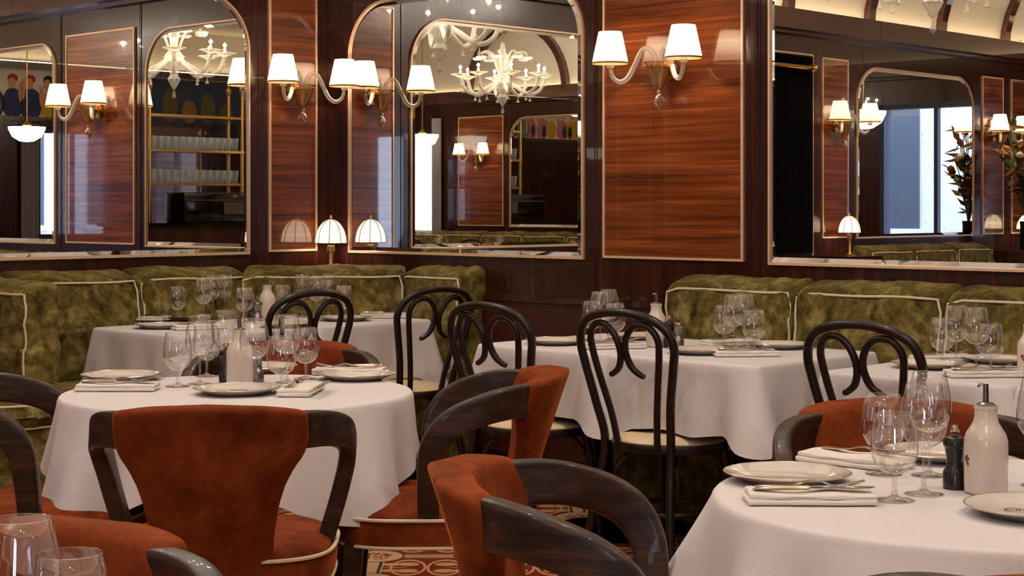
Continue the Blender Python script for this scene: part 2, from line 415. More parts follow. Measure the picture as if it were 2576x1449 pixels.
for w, L, ribs in ((WL, VF, [4.26+1.09*k for k in range(-3, 5)]), (WR, UF, [.6+1.09*k for k in range(10)])):
    mb = MB(); pr = cove_curve(.0)
    x0, x1 = 0, w.sx*L
    mb.rings([[(x, y, z) for y, z in pr]+[(x, -.1, ZT), (x, -.1, 2.66)] for x in (x0, x1)], True, True)
    cv = fixn(mb.build('cove', 'cream_paint', w.obj))
    for a in ribs:
        mb = MB(); x = w.sx*a
        rr = [[(x-.045, y, z), (x+.045, y, z), (x+.045, y+.05*max(.3, math.cos(i*math.pi/20)), z-.05*math.sin(i*math.pi/20)), (x-.045, y+.05*max(.3, math.cos(i*math.pi/20)), z-.05*math.sin(i*math.pi/20))] for i, (y, z) in enumerate(pr)]
        fixn(mb.rings(rr).build('rib', 'cornice_wood', cv, smooth=False))
# arched rib above the rear wall, seen in the centre mirror
ar = []
for i in range(25):
    q = math.pi*i/24; c, s_ = math.cos(q), math.sin(q)
    ar.append([(6.9+.84*c, .02, 2.66+.84*s_), (6.9+.76*c, .02, 2.66+.76*s_), (6.9+.76*c, .1, 2.66+.76*s_), (6.9+.84*c, .1, 2.66+.84*s_)])
fixn(MB().rings(ar).build('arch_rib', 'cornice_wood', WB.obj, smooth=False))
for a in (4.6, 9.2): WB.bar('pilaster_rib', 'cornice_wood', a-.05, a+.05, 2.68, ZT, .0, .1)
# windows in the walls behind the camera
def window(w, hole, n):
    a0, a1, z0, z1 = hole; mb = MB(); t = .05
    for q in ((a0, a1, z0, z0+t), (a0, a1, z1-t, z1), (a0, a0+t, z0, z1), (a1-t, a1, z0, z1)): w._b(mb, *q, -.1, .02)
    o = mb.build('window_%d' % n, 'frame_blue', smooth=False, loc=w.o, rotz=w.rz); tag(o, kind='structure')
    w.bar('pane', 'window_glass', a0+t, a1-t, z0+t, z1-t, -.06, -.055, o)
    m = MB(); w._b(m, (a0+a1)/2-.02, (a0+a1)/2+.02, z0+t, z1-t, -.08, -.02); m.build('mullion', 'frame_blue', o, smooth=False)
window(WB, WIN_B[0], 1); window(WB, WIN_B[1], 2); window(WF, WIN_F[0], 3)
# street front outside the windows
def facade(p, n, Lw, nm, label):
    e = empty('street_house', p, math.atan2(-n.x, n.y)); tag(e, label, 'building')
    MB().box((-Lw/2, -.3, 0), (Lw/2, 0, 6)).build('wall', 'facade', e, smooth=False)
    for k in range(int(Lw/1.6)):
        x = -Lw/2+.8+1.6*k
        f = MB().box((x-.4, -.02, 1.0), (x+.4, .03, 2.6)).build('window', 'dark_window', e, smooth=False)
        MB().box((x-.48, -.02, .92), (x+.48, .06, 1.0)).build('sill', 'facade', f, smooth=False)
facade(R(3.0, VF+5), -EV, 14, 1, 'pale street house outside the rear windows, seen in the right mirror')
facade(R(UF+5, 4), -EU, 12, 2, 'pale street house outside the far window, seen in the left mirror')
# curtains beside the rear windows
def curtain(w, a, wd, z0, z1, mat, label):
    mb = MB(); n = 40; rs = []
    for z in (z0, z1): rs.append([(w.sx*(a+wd*i/n), .06+.022*math.sin(i*1.15), z) for i in range(n+1)]+[(w.sx*(a+wd*i/n), .045+.022*math.sin(i*1.15), z) for i in range(n, -1, -1)])
    o = fixn(mb.rings(rs).build('curtain', mat, loc=w.o, rotz=w.rz)); tag(o, label, 'curtain')
curtain(WB, .5, .24, .05, 2.4, 'curtain_grey', 'grey curtain beside the bright window, in the right mirror')
curtain(WB, 8.22, .13, .05, 2.4, 'curtain_grey', 'narrow grey curtain beside the blue window frame, in the centre mirror')
curtain(WF, 4.72, .22, .05, 2.3, 'curtain_grey', 'grey curtain by the bright window at the left edge of the picture')
# mirrors
mirror(WL, .573, 2.235, 'large mirror with rounded top and brass edge on the left wall')
mirror(WR, .128, 1.793, 'large round-topped mirror on the wall right of the corner lamp')
mirror(WR, 2.83, 4.49, 'brass-edged mirror at the right picture edge, above the green bench', r=.17)
mirror(WL, 5.206, 7.017, 'arched mirror reflected inside the right mirror, with window and flowers')
mirror(WB, 5.40, 7.06, 'arched mirror on the rear wall, reflected in the centre mirror')
# black curtained niche on the left wall with brass rod, seen in the right mirror
e = empty('black_hanging', WL.pt(4.25, 0, .9), WL.rz); tag(e, 'tall black hanging under a brass rod, left in the right mirror', 'hanging')
mb = MB(); n = 60
mb.rings([[(-.34+.68*i/n, .02+.0015*math.sin(i*1.3), z) for i in range(n+1)]+[(-.34+.68*i/n, -.0, z) for i in range(n, -1, -1)] for z in (.05, 1.49)])
fixn(mb.build('cloth', 'black', e)); mb = MB()
for q in ((-.36, -.35, .03, 1.51), (.35, .36, .03, 1.51), (-.36, .36, 1.50, 1.512)): mb.box((q[0], -.005, q[2]), (q[1], .012, q[3]))
mb.build('trim', 'brass_trim', e, smooth=False)
rod = MB().tube([(-.3, .09, 1.40), (.22, .09, 1.40)], .016, 12).build('rod', 'brass', e)
MB().lathe([(.0, 0), (.03, .004), (.034, .02), (.02, .035), (.03, .05), (.02, .07), (0, .078)], 14).map(lambda p: (.20+p.z, .09+p.x, 1.40+p.y)).build('finial', 'brass', rod)
# ------------------------------------------------------------------ wall sconces
def make_sconce():
    e = empty('wall_sconce'); c, b, a = .078, .172, .205
    fixn(MB().lathe([(.0, -.125), (.02, -.12), (.034, -.09), (.05, -.045), (.062, -.005), (.076, .0), (.072, .0), (.058, -.006), (.045, -.045), (.028, -.088), (0, -.1)], 28, (0, c, 0)).build('bowl', 'glass_amber', e))
    MB().lathe([(.0, -.115), (.03, -.085), (.046, -.045), (.052, -.02), (.0, -.02)], 24, (0, c, -.002)).build('bowl_liner', 'bowl_gold', e)
    MB().lathe([(.008, 0), (.014, -.008), (.009, -.018), (.020, -.03), (.027, -.045), (.024, -.06), (.012, -.075), (.002, -.09)], 20, (0, c, -.122)).build('finial', 'glass_solid', e)
    MB().lathe([(.03, 0), (.045, .004), (.045, .012), (.0, .014)], 20).map(lambda p: (p.x, p.z, -.03+p.y)).build('backplate', 'brass', e)
    MB().tube([(0, .01, -.03), (0, c, -.04)], .008, 8).build('bracket', 'brass', e)
    for s in (-1, 1):
        X = lambda k: (s*a*k)
        Y = lambda k: lerp(c, b, k)
        pth = cr([(X(.08), Y(.08), -.02), (X(.10), Y(.1), .03), (X(.22), Y(.22), .062), (X(.36), Y(.36), .052), (X(.5), Y(.5), -.01), (X(.64), Y(.64), -.065), (X(.8), Y(.8), -.082), (X(.94), Y(.94), -.062), (X(1), Y(1), -.02)], 6)
        arm = MB().tube(pth, [.0085+.003*math.sin(math.pi*min(1, i/len(pth))) for i in range(len(pth))], 10).build('arm', 'glass_murano', e)
        MB().lathe([(.012, -.022), (.017, -.016), (.017, -.004), (.012, 0), (.012, .03), (.0, .03)], 16, (s*a, b, 0)).build('candle_cup', 'piping', arm)
        sh = MB().lathe([(.0795, .002), (.079, .008), (.065, .075), (.051, .142)], 160, (s*a, b, 0), False, False, 40, .012).build('shade', 'shade_fabric', e, angle=None)
        MB().lathe([(.0805, -.001), (.0815, .0015), (.0805, .006), (.079, .006), (.079, -.001)], 80, (s*a, b, 0), False, False).build('shade_trim', 'leaf_brown', sh)
        MB().lathe([(0, .052), (.011, .055), (.016, .07), (.010, .09), (0, .1)], 12, (s*a, b, 0)).build('bulb', 'glass_bowl', e)
    return e
sconce0 = make_sconce(); used = []
for w, a, lb in ((WR, 2.306, 'twin shade glass sconce on the wide wood panel between the mirrors'),
                 (WL, .287, 'twin shade glass sconce on the narrow panel left of the corner lamp'),
                 (WL, 4.91, 'twin shade sconce on narrow panel, left one inside the right mirror'),
                 (WL, 7.355, 'twin shade sconce on narrow panel, right one inside the right mirror'),
                 (WB, 7.555, 'twin shade sconce on rear wall panel, small in the centre mirror')):
    o = place(sconce0, used, w.pt(a, .007, 1.925), w.rz, lb, 'wall sconces'); o['category'] = 'sconce'
for o in used:
    for s in (-1, 1): light('POINT', (s*.205, .172, .075), P_SCONCE, (1, .82, .6), .010, name='sconce_bulb_light', parent=o)
# ------------------------------------------------------------------ small dome lamps
def make_dome_lamp(zb):
    e = empty('dome_lamp')
    MB().lathe([(.0, 0), (.045, 0), (.045, .012), (.02, .016), (.013, .03), (.013, zb-.035), (.02, zb-.032), (.02, zb), (.0, zb)], 20).build('stem', 'brass', e)
    rm = .082
    MB().lathe([(rm*math.cos(q), zb+.012+.125*math.sin(q)) for q in [math.pi/2*i/12 for i in range(13)]], 40, (0, 0, 0), False, False).build('dome_shade', 'shade_dome', e, angle=None)
    for k in range(8):
        q = math.pi*2*k/8
        MB().tube([(rm*1.01*math.cos(f)*math.cos(q), rm*1.01*math.cos(f)*math.sin(q), zb+.012+.1262*math.sin(f)) for f in [math.pi/2*i/10 for i in range(11)]], .0024, 6).build('rib', 'leaf_brown', e)
    MB().tube([(rm*1.01*math.cos(f), rm*1.01*math.sin(f), zb+.013) for f in [2*math.pi*i/40 for i in range(40)]], .002, 6, True).build('rim', 'brass', e)
    MB().lathe([(.0, 0), (.006, .002), (.004, .008), (.008, .014), (.005, .022), (0, .025)], 10, (0, 0, zb+.136)).build('finial', 'brass', e)
    return e
used = []; d0 = make_dome_lamp(.16)
for p, lb in ((R(.15, .15, .926), 'small dome table lamp glowing in the corner behind the green bench'),
              (R(.16, 4.86, .925), 'dome lamp standing by the black hanging in the right mirror'),
              (R(.16, 7.66, .925), 'dome lamp at the right edge of the right mirror')):
    o = place(d0, used, p, 0, lb, 'dome lamps'); o['category'] = 'lamp'
for o in used:
    light('POINT', (0, 0, .20), P_TLAMP, (1, .86, .66), .02, name='dome_bulb_light', parent=o)
# ledges behind the benches that carry the lamps
mb = MB().add([R(.02, .02, .80), R(.72, .02, .80), R(.02, .72, .80), R(.02, .02, .925), R(.72, .02, .925), R(.02, .72, .925)], [(0,1,2),(5,4,3),(0,3,4,1),(1,4,5,2),(2,5,3,0)])
tag(fixn(mb.build('trim_1', 'frame_wood', smooth=False)), kind='structure')
for i, (v0, v1) in enumerate(((4.66, 5.1), (7.05, 8.3))):
    mb = MB(); P = [R(u, v, z) for z in (0, .925) for u, v in ((.02, v0), (.3, v0), (.3, v1), (.02, v1))]
    mb.add(P, [(3,2,1,0),(4,5,6,7),(0,1,5,4),(1,2,6,5),(2,3,7,6),(3,0,4,7)]); tag(fixn(mb.build('trim_%d' % (i+2), 'frame_wood', smooth=False)), kind='structure')
# ------------------------------------------------------------------ banquettes
def wrinkle(seed):
    def fn(p, hw, hz, front):
        q = Vector((p.x*9+seed*3.1, p.z*4+seed, seed*7.7)); w = noise.noise(q)*.012+.007*noise.noise(q*2.3)
        edge = max(0, 1-abs(abs(p.x)-hw)/(.35*hw)) if hw else 0
        w += .012*math.sin((p.x*55+p.z*26*(1 if p.x > 0 else -1)+seed*5)+3*noise.noise(q*.7))*edge*max(0, min(1, (p.z+hz)/(hz)))
        return w
    return fn
def cushion(name, w, h, d, seed, parent, loc, rz, top_lean=.0):
    hw, hd, hz = w/2, d/2, h/2; wr = wrinkle(seed)
    def disp(q, nn):
        f = 1 if q.y > hd*.4 else 0
        bulge = .030*max(0, 1-(q.x/hw)**2)*max(0, 1-(q.z/hz)**2)*(1 if q.y > 0 else 0)
        k = wr(q, hw, hz, f)
        if q.z > hz*.6 and q.y < hd*.9: k = .005*math.sin(q.x*62+seed*3+30*q.y+9*noise.noise(Vector((q.x*5, seed, q.y*3))))*max(0, noise.noise(Vector((q.x*4, seed*2.2, 5)))+.25)+.009*noise.noise(Vector((q.x*6+seed, q.y*5, 1)))
        sag = -(.05 if h > .3 else .02)*max(0, (q.y+hd)/(2*hd))**2*(1 if q.z > 0 else 0)+.008*noise.noise(Vector((q.x*3.5+seed*9, 2, 0)))*(1 if q.z > 0 else 0)
        return Vector((nn.x*k*.5, bulge+nn.y*k-(.06*(q.z/hz+1)/2*top_lean), nn.z*k+sag))
    mb = rbox((w, d, h), .035, 3, (26, 6, 20), disp)
    o = fixn(mb.build(name, 'green_velvet', parent, loc=loc, rotz=rz, angle=None))
    pts = []; e = .028
    def edge(x, z): q = Vector((x, hd-.012, z)); return q+disp(q, Vector((0, .7, .0)))*1.0+Vector((0, .006, 0))
    n = 14
    for i in range(n): pts.append(edge(lerp(-hw+e, hw-e, i/n), hz-.012))
    for i in range(n): pts.append(edge(hw-.012, lerp(hz-e, -hz+e, i/n)))
    for i in range(n): pts.append(edge(lerp(hw-e, -hw+e, i/n), -hz+.012))
    for i in range(n): pts.append(edge(-hw+.012, lerp(-hz+e, hz-e, i/n)))
    MB().tube(pts, .0052, 6, True).build('piping', 'piping', o)
    return o
SEAT_Z, BACK_T = .50, .20
def bench(label, segs, seed=1):
    """segs: list of (p, q, inward normal, back?, end faces) in room metres"""
    o0 = segs[0]; e = empty('banquette', R(*o0[0])); tag(e, label, 'banquette')
    inv = -R(*o0[0])
    for i, (p, q, n, depth) in enumerate(segs):
        P, Q = R(*p), R(*q); d = Q-P; L = d.length; m = (P+Q)/2; rz = math.atan2(-n.x, n.y)
        off = inv+m
        cushion('back_cushion', L-.004, .52, BACK_T, seed+i, e, off+n*(BACK_T/2+.01)+Vector((0, 0, .735)), rz, 1)
        if depth:
            cushion('seat_cushion', L-.004, .14, depth, seed+i+40, e, off+n*(depth/2+.06)+Vector((0, 0, SEAT_Z-.07)), rz)
            MB().box((-L/2, .04, .0), (L/2, depth-.0, .06)).build('plinth', 'black', e, smooth=False, loc=off, rotz=rz)
            fixn(rbox((L-.004, depth-.02, .37), .02, 2, (6, 4, 4)).build('base', 'green_velvet', e, loc=off+n*(depth/2+.04)+Vector((0, 0, .245)), rotz=rz))
    return e
dg = (EU+EV).normalized()
b1 = bench('green velvet corner bench with cream piping, in the far left corner', [((.02, 2.63), (.02, 1.99), EU, .62), ((.02, 1.99), (.02, 1.345), EU, .62), ((.02, 1.345), (.02, .70), EU, .62), ((.08, .66), (.66, .08), dg, 0), ((.70, .02), (1.15, .02), EV, .62)], 3)
# divider wing of the corner bench
o = cushion('divider_wing', .56, .56, .17, 23, b1, R(.41, 2.16)-R(.02, 2.63)+Vector((0, 0, .70)), facing(EV))
fixn(rbox((.56, .17, .40), .02, 2, (6, 4, 4)).build('divider_base', 'green_velvet', b1, loc=R(.41, 2.16)-R(.02, 2.63)+Vector((0, 0, .22)), rotz=facing(EV)))
bench('green velvet wall bench with cream piping under the right mirror', [((a, .02), (b, .02), EV, .62) for a, b in ((2.40, 3.065), (3.065, 3.742), (3.742, 4.42), (4.42, 5.1))], 11)
bench('green velvet bench along the rear wall, reflected in the centre mirror', [((b, VF-.02), (a, VF-.02), -EV, .62) for a, b in ((4.6, 5.3), (5.3, 6.0), (6.0, 6.7), (6.7, 7.4), (7.4, 8.1), (8.1, 8.8))], 31)
bench('green velvet bench reflected in the right mirror, below its inner mirror', [((.02, b), (.02, a), EU, .62) for a, b in ((5.15, 5.8), (5.8, 6.45), (6.45, 7.05))], 51)
# ------------------------------------------------------------------ velvet armchairs
def super_ring(hw, hd, z, cy_=0, n=48, e=3.2, back=1.0):
    out = []
    for i in range(n):
        q = 2*math.pi*i/n; c, s = math.cos(q), math.sin(q)
        x = hw*math.copysign(abs(c)**(2/e), c); y = hd*math.copysign(abs(s)**(2/e), s)
        out.append(Vector((x, y+cy_, z)))
    return out
def make_armchair():
    e = empty('velvet_armchair')
    rs = [super_ring(.255, .245, .382), super_ring(.268, .258, .388), super_ring(.272, .262, .42), super_ring(.270, .260, .455)]
    fixn(MB().rings(rs).build('seat_band', 'orange_velvet', e))
    rs = []
    for k in range(9):
        q = k/8*math.pi/2; f = math.cos(q)**.55 if k < 8 else .02
        rs.append(super_ring(.264*f, .254*f, .455+.045*math.sin(q), 0, 48, 3.0))
    seat = fixn(MB().rings(rs).build('seat_cushion', 'orange_velvet', e))
    for z, k in ((.458, 1.012), (.384, .99)):
        MB().tube(super_ring(.270*k, .260*k, z), .005, 6, True).build('piping', 'piping', seat)
    # fan shaped upholstered back
    wt = [(.36, .135), (.43, .137), (.53, .145), (.60, .158), (.65, .175), (.69, .197), (.725, .225), (.76, .238), (.85, .238)]
    rs = []; nz = 26; na = 44; Rb = .30
    for k in range(nz+5):
        t = min(1, k/nz); z = lerp(.365, .822, t); cap = max(0, k-nz)/5
        z += .028*math.sin(cap*math.pi/2)
        w = interp(z, wt)-.02*(1-math.cos(cap*math.pi/2)); th = lerp(.055, .078, t)*math.cos(cap*math.pi/2*.93)
        if k == 0: th *= .7
        yb = -.262-.11*max(0, (z-.42)/.4)**1.15
        ring = []
        for i in range(na):
            q = 2*math.pi*i/na; c, s = math.cos(q), math.sin(q)
            a = w*math.copysign(abs(c)**(2/8), c); b = th/2*math.copysign(abs(s)**(2/3.4), s)
            ph = a/Rb; rr = Rb-b
            zz = z-.022*(a/.238)**2*t-.012*cap
            ring.append(Vector((rr*math.sin(ph), yb+.015+Rb-rr*math.cos(ph), zz)))
        rs.append(ring)
    fixn(MB().rings(rs).build('backrest', 'orange_velvet', e, angle=None))
    for s in (-1, 1):
        key = [(.17, -.29, .768), (.2137, -.251, .768), (.256, -.202, .764), (.285, -.147, .752), (.300, -.09, .732), (.303, -.045, .700), (.297, -.015, .65), (.282, -.006, .585), (.262, -.004, .515), (.240, -.004, .445)]
        hh = [.088, .088, .085, .081, .078, .076, .07, .064, .06, .056]
        path = cr([(s*x, y, z) for x, y, z in key], 5); n = len(path); rs = []
        for i, p in enumerate(path):
            T = (path[min(n-1, i+1)]-path[max(0, i-1)]).normalized()
            out = Vector((s*1.0, -.75*max(0, 1-i/(n*.45)), 0)); L = (out-T*out.dot(T)).normalized(); N = T.cross(L)*s
            if i == 0: prevN = N if N.z > 0 else -N
            if N.dot(prevN) < 0: N = -N
            prevN = N
            h = interp(i/(n-1)*(len(hh)-1), list(enumerate(hh)))/2; w = .0215
            ring = []
            for j in range(28):
                q = 2*math.pi*(j+.5)/28; c, d = math.cos(q), math.sin(q)
                ring.append(p+L*(w*math.copysign(abs(c)**(2/4.5), c))+N*(h*math.copysign(abs(d)**(2/7), d)))
            rs.append(ring)
        fixn(MB().rings(rs).build('arm', 'chair_wood', e, angle=55))
    for sx in (-1, 1):
        for sy in (-1, 1):
            mb = MB(); rs = []
            for z, k in ((.39, .026), (.2, .021), (.0, .015)):
                c = Vector((sx*(.205+.02*(1-z/.39)), sy*(.195+.025*(1-z/.39)), z))
                rs.append([c+Vector((a*k, b*k, 0)) for a, b in ((-1, -1), (1, -1), (1, 1), (-1, 1))])
            fixn(mb.rings(rs).build('leg', 'chair_wood', e, smooth=False))
    return e
arm0 = make_armchair(); used = []
def armchair(x, y, d, label):
    o = place(arm0, used, (x, y, 0), facing(Vector(d)), label, 'rust velvet armchairs'); o['category'] = 'armchair'
armchair(-.71, 4.16, (-.035, 1, 0), 'rust velvet armchair with its back to the viewer at the left round table')
armchair(-.235, 4.69, (-1, -.035, 0), 'rust velvet armchair seen from the side, right of the left round table')
armchair(-.745, 5.34, (0, -1, 0), 'rust velvet armchair behind the glasses, far side of the left round table')
armchair(-1.27, 4.62, (1, .05, 0), 'rust velvet armchair cut by the left picture edge, only arms and seat showing')
armchair(-.68, 2.07, (.02, -1, 0), 'rust velvet armchair in the bottom left corner behind two close-up glasses')
armchair(.245, 2.92, (1, -.105, 0), 'rust velvet armchair at the bottom centre, facing right with arms toward us')
armchair(.897, 3.60, (.02, -1, 0), 'rust velvet armchair behind the glasses of the near right table')
armchair(.80, 2.40, (.03, 1, 0), 'rust velvet armchair whose top edge peeks in at the bottom right corner')
# ------------------------------------------------------------------ bentwood chairs
def make_bentwood():
    e = empty('bentwood_chair')
    def yb(z): return -.185-.085*max(0, (z-.46)/.46) if z > .46 else -.185-.075*(1-z/.46)
    def P(x, z): return (x, yb(z)-.03*(1-(x/.21)**2)*max(0, min(1, (z-.46)/.35)), z)
    hoop = [(-.20, 0), (-.165, .25), (-.145, .45), (-.165, .60), (-.195, .74), (-.205, .81), (-.18, .872), (-.115, .91), (0, .925)]
    hoop = hoop+[(-x, z) for x, z in hoop[-2::-1]]
    MB().tube(cr([P(x, z) for x, z in hoop], 6), .0155, 10).build('back_hoop', 'bentwood', e)
    for s in (-1, 1):
        cro = [(.085, .44), (.10, .56), (.125, .68), (.145, .78), (.147, .835), (.118, .877), (.07, .882), (.034, .855), (.015, .815), (.013, .772), (.030, .730), (.062, .706), (.074, .703)]
        pth = cr([P(s*x, z) for x, z in cro], 5); n = len(pth)
        MB().tube([p+Vector((0, .004, 0)) for p in pth], [.0125 if i < n-12 else lerp(.0125, .009, (i-n+12)/12) for i in range(n)], 10).build('scroll', 'bentwood', e)
        leg = cr([(s*.135, .135, .44), (s*.155, .16, .25), (s*.175, .185, 0)], 5)
        MB().tube(leg, [lerp(.0165, .0115, i/(len(leg)-1)) for i in range(len(leg))], 10).build('leg', 'bentwood', e)
    MB().lathe([(.185, .425), (.207, .428), (.210, .445), (.205, .458), (.0, .458)], 40).build('seat_rim', 'bentwood', e)
    MB().lathe([(.2, .456), (.202, .462), (.192, .472), (.14, .482), (.0, .486)], 40).build('seat_pad', 'seat_leather', e)
    MB().tube([(.15*math.cos(q), .15*math.sin(q)-.005, .21) for q in [2*math.pi*i/40 for i in range(40)]], .009, 8, True).build('stretcher_ring', 'bentwood', e)
    for q in (45, 135, 225, 315):
        c, s = math.cos(math.radians(q)), math.sin(math.radians(q))
        MB().tube(cr([(.21*c, .21*s-.0, .26), (.195*c, .195*s, .34), (.15*c, .15*s, .40), (.08*c, .08*s, .425)], 5), .008, 8).build('brace', 'bentwood', e)
    return e
bent0 = make_bentwood(); used = []
def bent(u, v, d, label, tw=0):
    p = R(u, v); o = place(bent0, used, p, facing(d)+tw, label, 'bentwood chairs'); o['category'] = 'chair'
bent(3.18, 1.12, -EV, 'dark bentwood chair in the middle, nearest full view of its cream seat', .03)
bent(2.55, 1.15, -EV, 'dark bentwood chair right behind the side-on rust armchair', .02)
bent(4.10, 1.06, -EV, 'dark bentwood chair right of the middle, above the near right table')
bent(1.25, .66, -EU, 'dark bentwood chair in front of the bench end, far right of the corner table', -.1)
bent(1.12, 1.26, -EU, 'dark bentwood chair behind the left round table, at the corner table', -.12)
for u, lb in ((8.15, 'bentwood chair left of the white bottle, reflected in the centre mirror'), (7.2, 'bentwood chair right of the white bottle, reflected in the centre mirror'), (6.2, 'bentwood chair low at the right, reflected in the centre mirror')):
    bent(u, VF-1.22, EV, lb)
# ------------------------------------------------------------------ tables and cloths
TOPZ = .75
def table(c, label, size, rz=0, round_=False):
    e = empty('pedestal_table', (c.x, c.y, 0), rz); tag(e, label, 'table', 'pedestal tables')
    if round_: MB().lathe([(0, TOPZ-.03), (size, TOPZ-.03), (size, TOPZ-.004), (0, TOPZ-.004)], 48).build('tabletop', 'frame_wood', e)
    else: MB().box((-size[0]/2, -size[1]/2, TOPZ-.03), (size[0]/2, size[1]/2, TOPZ-.004)).build('tabletop', 'frame_wood', e, smooth=False)
    MB().lathe([(.04, .03), (.035, .06), (.035, TOPZ-.03)], 16).build('column', 'black', e)
    MB().lathe([(.24, 0), (.24, .012), (.2, .022), (.04, .035), (0, .035)], 32).build('base', 'black', e)
def rect_rim(a, b, r=.022, step=.022):
    pts = []
    hx, hy = a/2, b/2
    for (cx, cy_, q0) in ((hx-r, hy-r, 0), (-hx+r, hy-r, 90), (-hx+r, -hy+r, 180), (hx-r, -hy+r, 270)):
        for i in range(9):
            q = math.radians(q0+90*i/8); pts.append((Vector((cx+r*math.cos(q), cy_+r*math.sin(q), 0)), Vector((math.cos(q), math.sin(q), 0)), math.sin(math.pi*i/8)*.3+.7))
        nx = {0: (-1, 0), 90: (0, -1), 180: (1, 0), 270: (0, 1)}[q0]
        L = (a if q0 in (0, 180) else b)-2*r; k = int(L/step); last = pts[-1]
        for i in range(1, k): 
            f = i/k; dist = min(f, 1-f)*L
            pts.append((last[0]+Vector((*nx, 0))*(L*f), last[1], max(0, 1-dist/.11)*.7))
    return pts
def cloth(c, rim, rz, over, cor, flare, cflare, fold, seed, label, waves=9):
    mb = MB(); n = len(rim); h = TOPZ
    per = [0]
    for i in range(1, n): per.append(per[-1]+(rim[i][0]-rim[i-1][0]).length)
    tot = per[-1]+(rim[0][0]-rim[-1][0]).length
    rs = []
    for k in (.02, .3, .55, .75, .88, .95, .985): rs.append([Vector((p.x*k, p.y*k, h+.0012*noise.noise(Vector((p.x*k*14, p.y*k*14, seed))))) for p, nn, cw in rim])
    for o_, z in ((.0, h), (.005, h-.0015), (.009, h-.006), (.012, h-.014)): rs.append([Vector((p.x+nn.x*o_, p.y+nn.y*o_, z)) for p, nn, cw in rim])
    K = 12
    rp = []
    for i in range(n):
        q = 2*math.pi*per[i]/tot; x, y = math.cos(q), math.sin(q)
        rp.append((noise.noise(Vector((x*waves*.35, y*waves*.35, seed)))*.9+.35*math.sin(q*waves+seed*2.3), noise.noise(Vector((x*2, y*2, seed+9)))))
    for k in range(1, K+1):
        f = k/K; ring = []
        for i, (p, nn, cw) in enumerate(rim):
            ov = over+cor*cw+.02*rp[i][1]; d = f*ov
            o_ = .012+flare*d+cflare*cw*d+fold*(f**1.2)*rp[i][0]*(.4+.6*min(1, cw+.35))
            o_ = max(o_, .006)
            ring.append(Vector((p.x+nn.x*o_, p.y+nn.y*o_, h-.014-d*math.sqrt(max(.3, 1-(flare+cflare*cw)**2)))))
        rs.append(ring)
    o = fixn(mb.rings(rs, True, False).build('tablecloth', 'linen', loc=(c.x, c.y, 0), rotz=rz, angle=None)); tag(o, label, 'tablecloth')
    return o
def round_rim(r, n=220, rot=0):
    out = []
    for i in range(n):
        q = 2*math.pi*i/n; cw = abs(math.sin(2*(q-rot)))**1.6
        out.append((Vector((r*math.cos(q), r*math.sin(q), 0)), Vector((math.cos(q), math.sin(q), 0)), cw))
    return out
T1 = Vector((.885, 3.11, 0)); T2 = Vector((-.80, 4.88, 0)); T0 = Vector((-.78, 1.42, 0))
table(T1, 'round table under the cloth at the right front', .5, 0, True)
cloth(T1, round_rim(.5, rot=.25), 0, .13, .13, .2, .3, .085, 4, 'white cloth on the near round table at right front', 10)
table(T2, 'round table under the cloth at left centre', .5, 0, True)
cloth(T2, round_rim(.5, rot=.0), 0, .16, .15, .12, .14, .11, 7, 'white cloth on the left centre round table', 11)
table(T0, 'round table in the bottom left corner carrying two close-up glasses', .5, 0, True)
cloth(T0, round_rim(.5), 0, .16, .14, .12, .15, .045, 8, 'white cloth of the bottom left table, below the frame', 10)
def rtable(u0, u1, v0, v1, tl, cl, seed, over=.24, cor=.06, fold=.06):
    c = R((u0+u1)/2, (v0+v1)/2); rz = math.atan2(EU.y, EU.x)
    table(c, tl, (u1-u0-.02, v1-v0-.02), rz); cloth(c, rect_rim(u1-u0, v1-v0), rz, over, cor, .04, .24, fold, seed, cl, 12)
rtable(2.27, 2.925, .42, 1.18, 'square table under cloth, behind the rust armchair side view', 'white cloth with straight left corner on the table left of the middle chair', 12)
rtable(2.945, 3.60, .42, 1.18, 'square table under cloth, in front of the middle bentwood chair', 'white cloth with hanging corner folds right of the middle chair', 15)
rtable(3.86, 4.52, .42, 1.18, 'square table under cloth in front of the right bench', 'white cloth of the right bench table, behind the right bentwood chair', 18)
rtable(4.55, 5.2, .42, 1.18, 'square table under cloth beyond the right picture edge', 'white cloth at the right picture edge carrying a white bottle', 21)
rtable(.40, 1.10, 1.04, 1.74, 'left of two square tables before the corner bench', 'white cloth on the left one of the corner bench tables', 24, .3)
rtable(.40, 1.10, .33, 1.02, 'right of two square tables before the corner bench', 'white cloth on the right one of the corner bench tables', 27, .3)
for k, (u0, lb) in enumerate(((7.85, 'left'), (6.9, 'middle'), (5.95, 'right'))):
    rtable(u0, u0+.66, VF-1.2, VF-.46, '%s square table by the rear bench, seen in the centre mirror' % lb, '%s white tablecloth by the rear bench, seen in the centre mirror' % lb, 30+k)
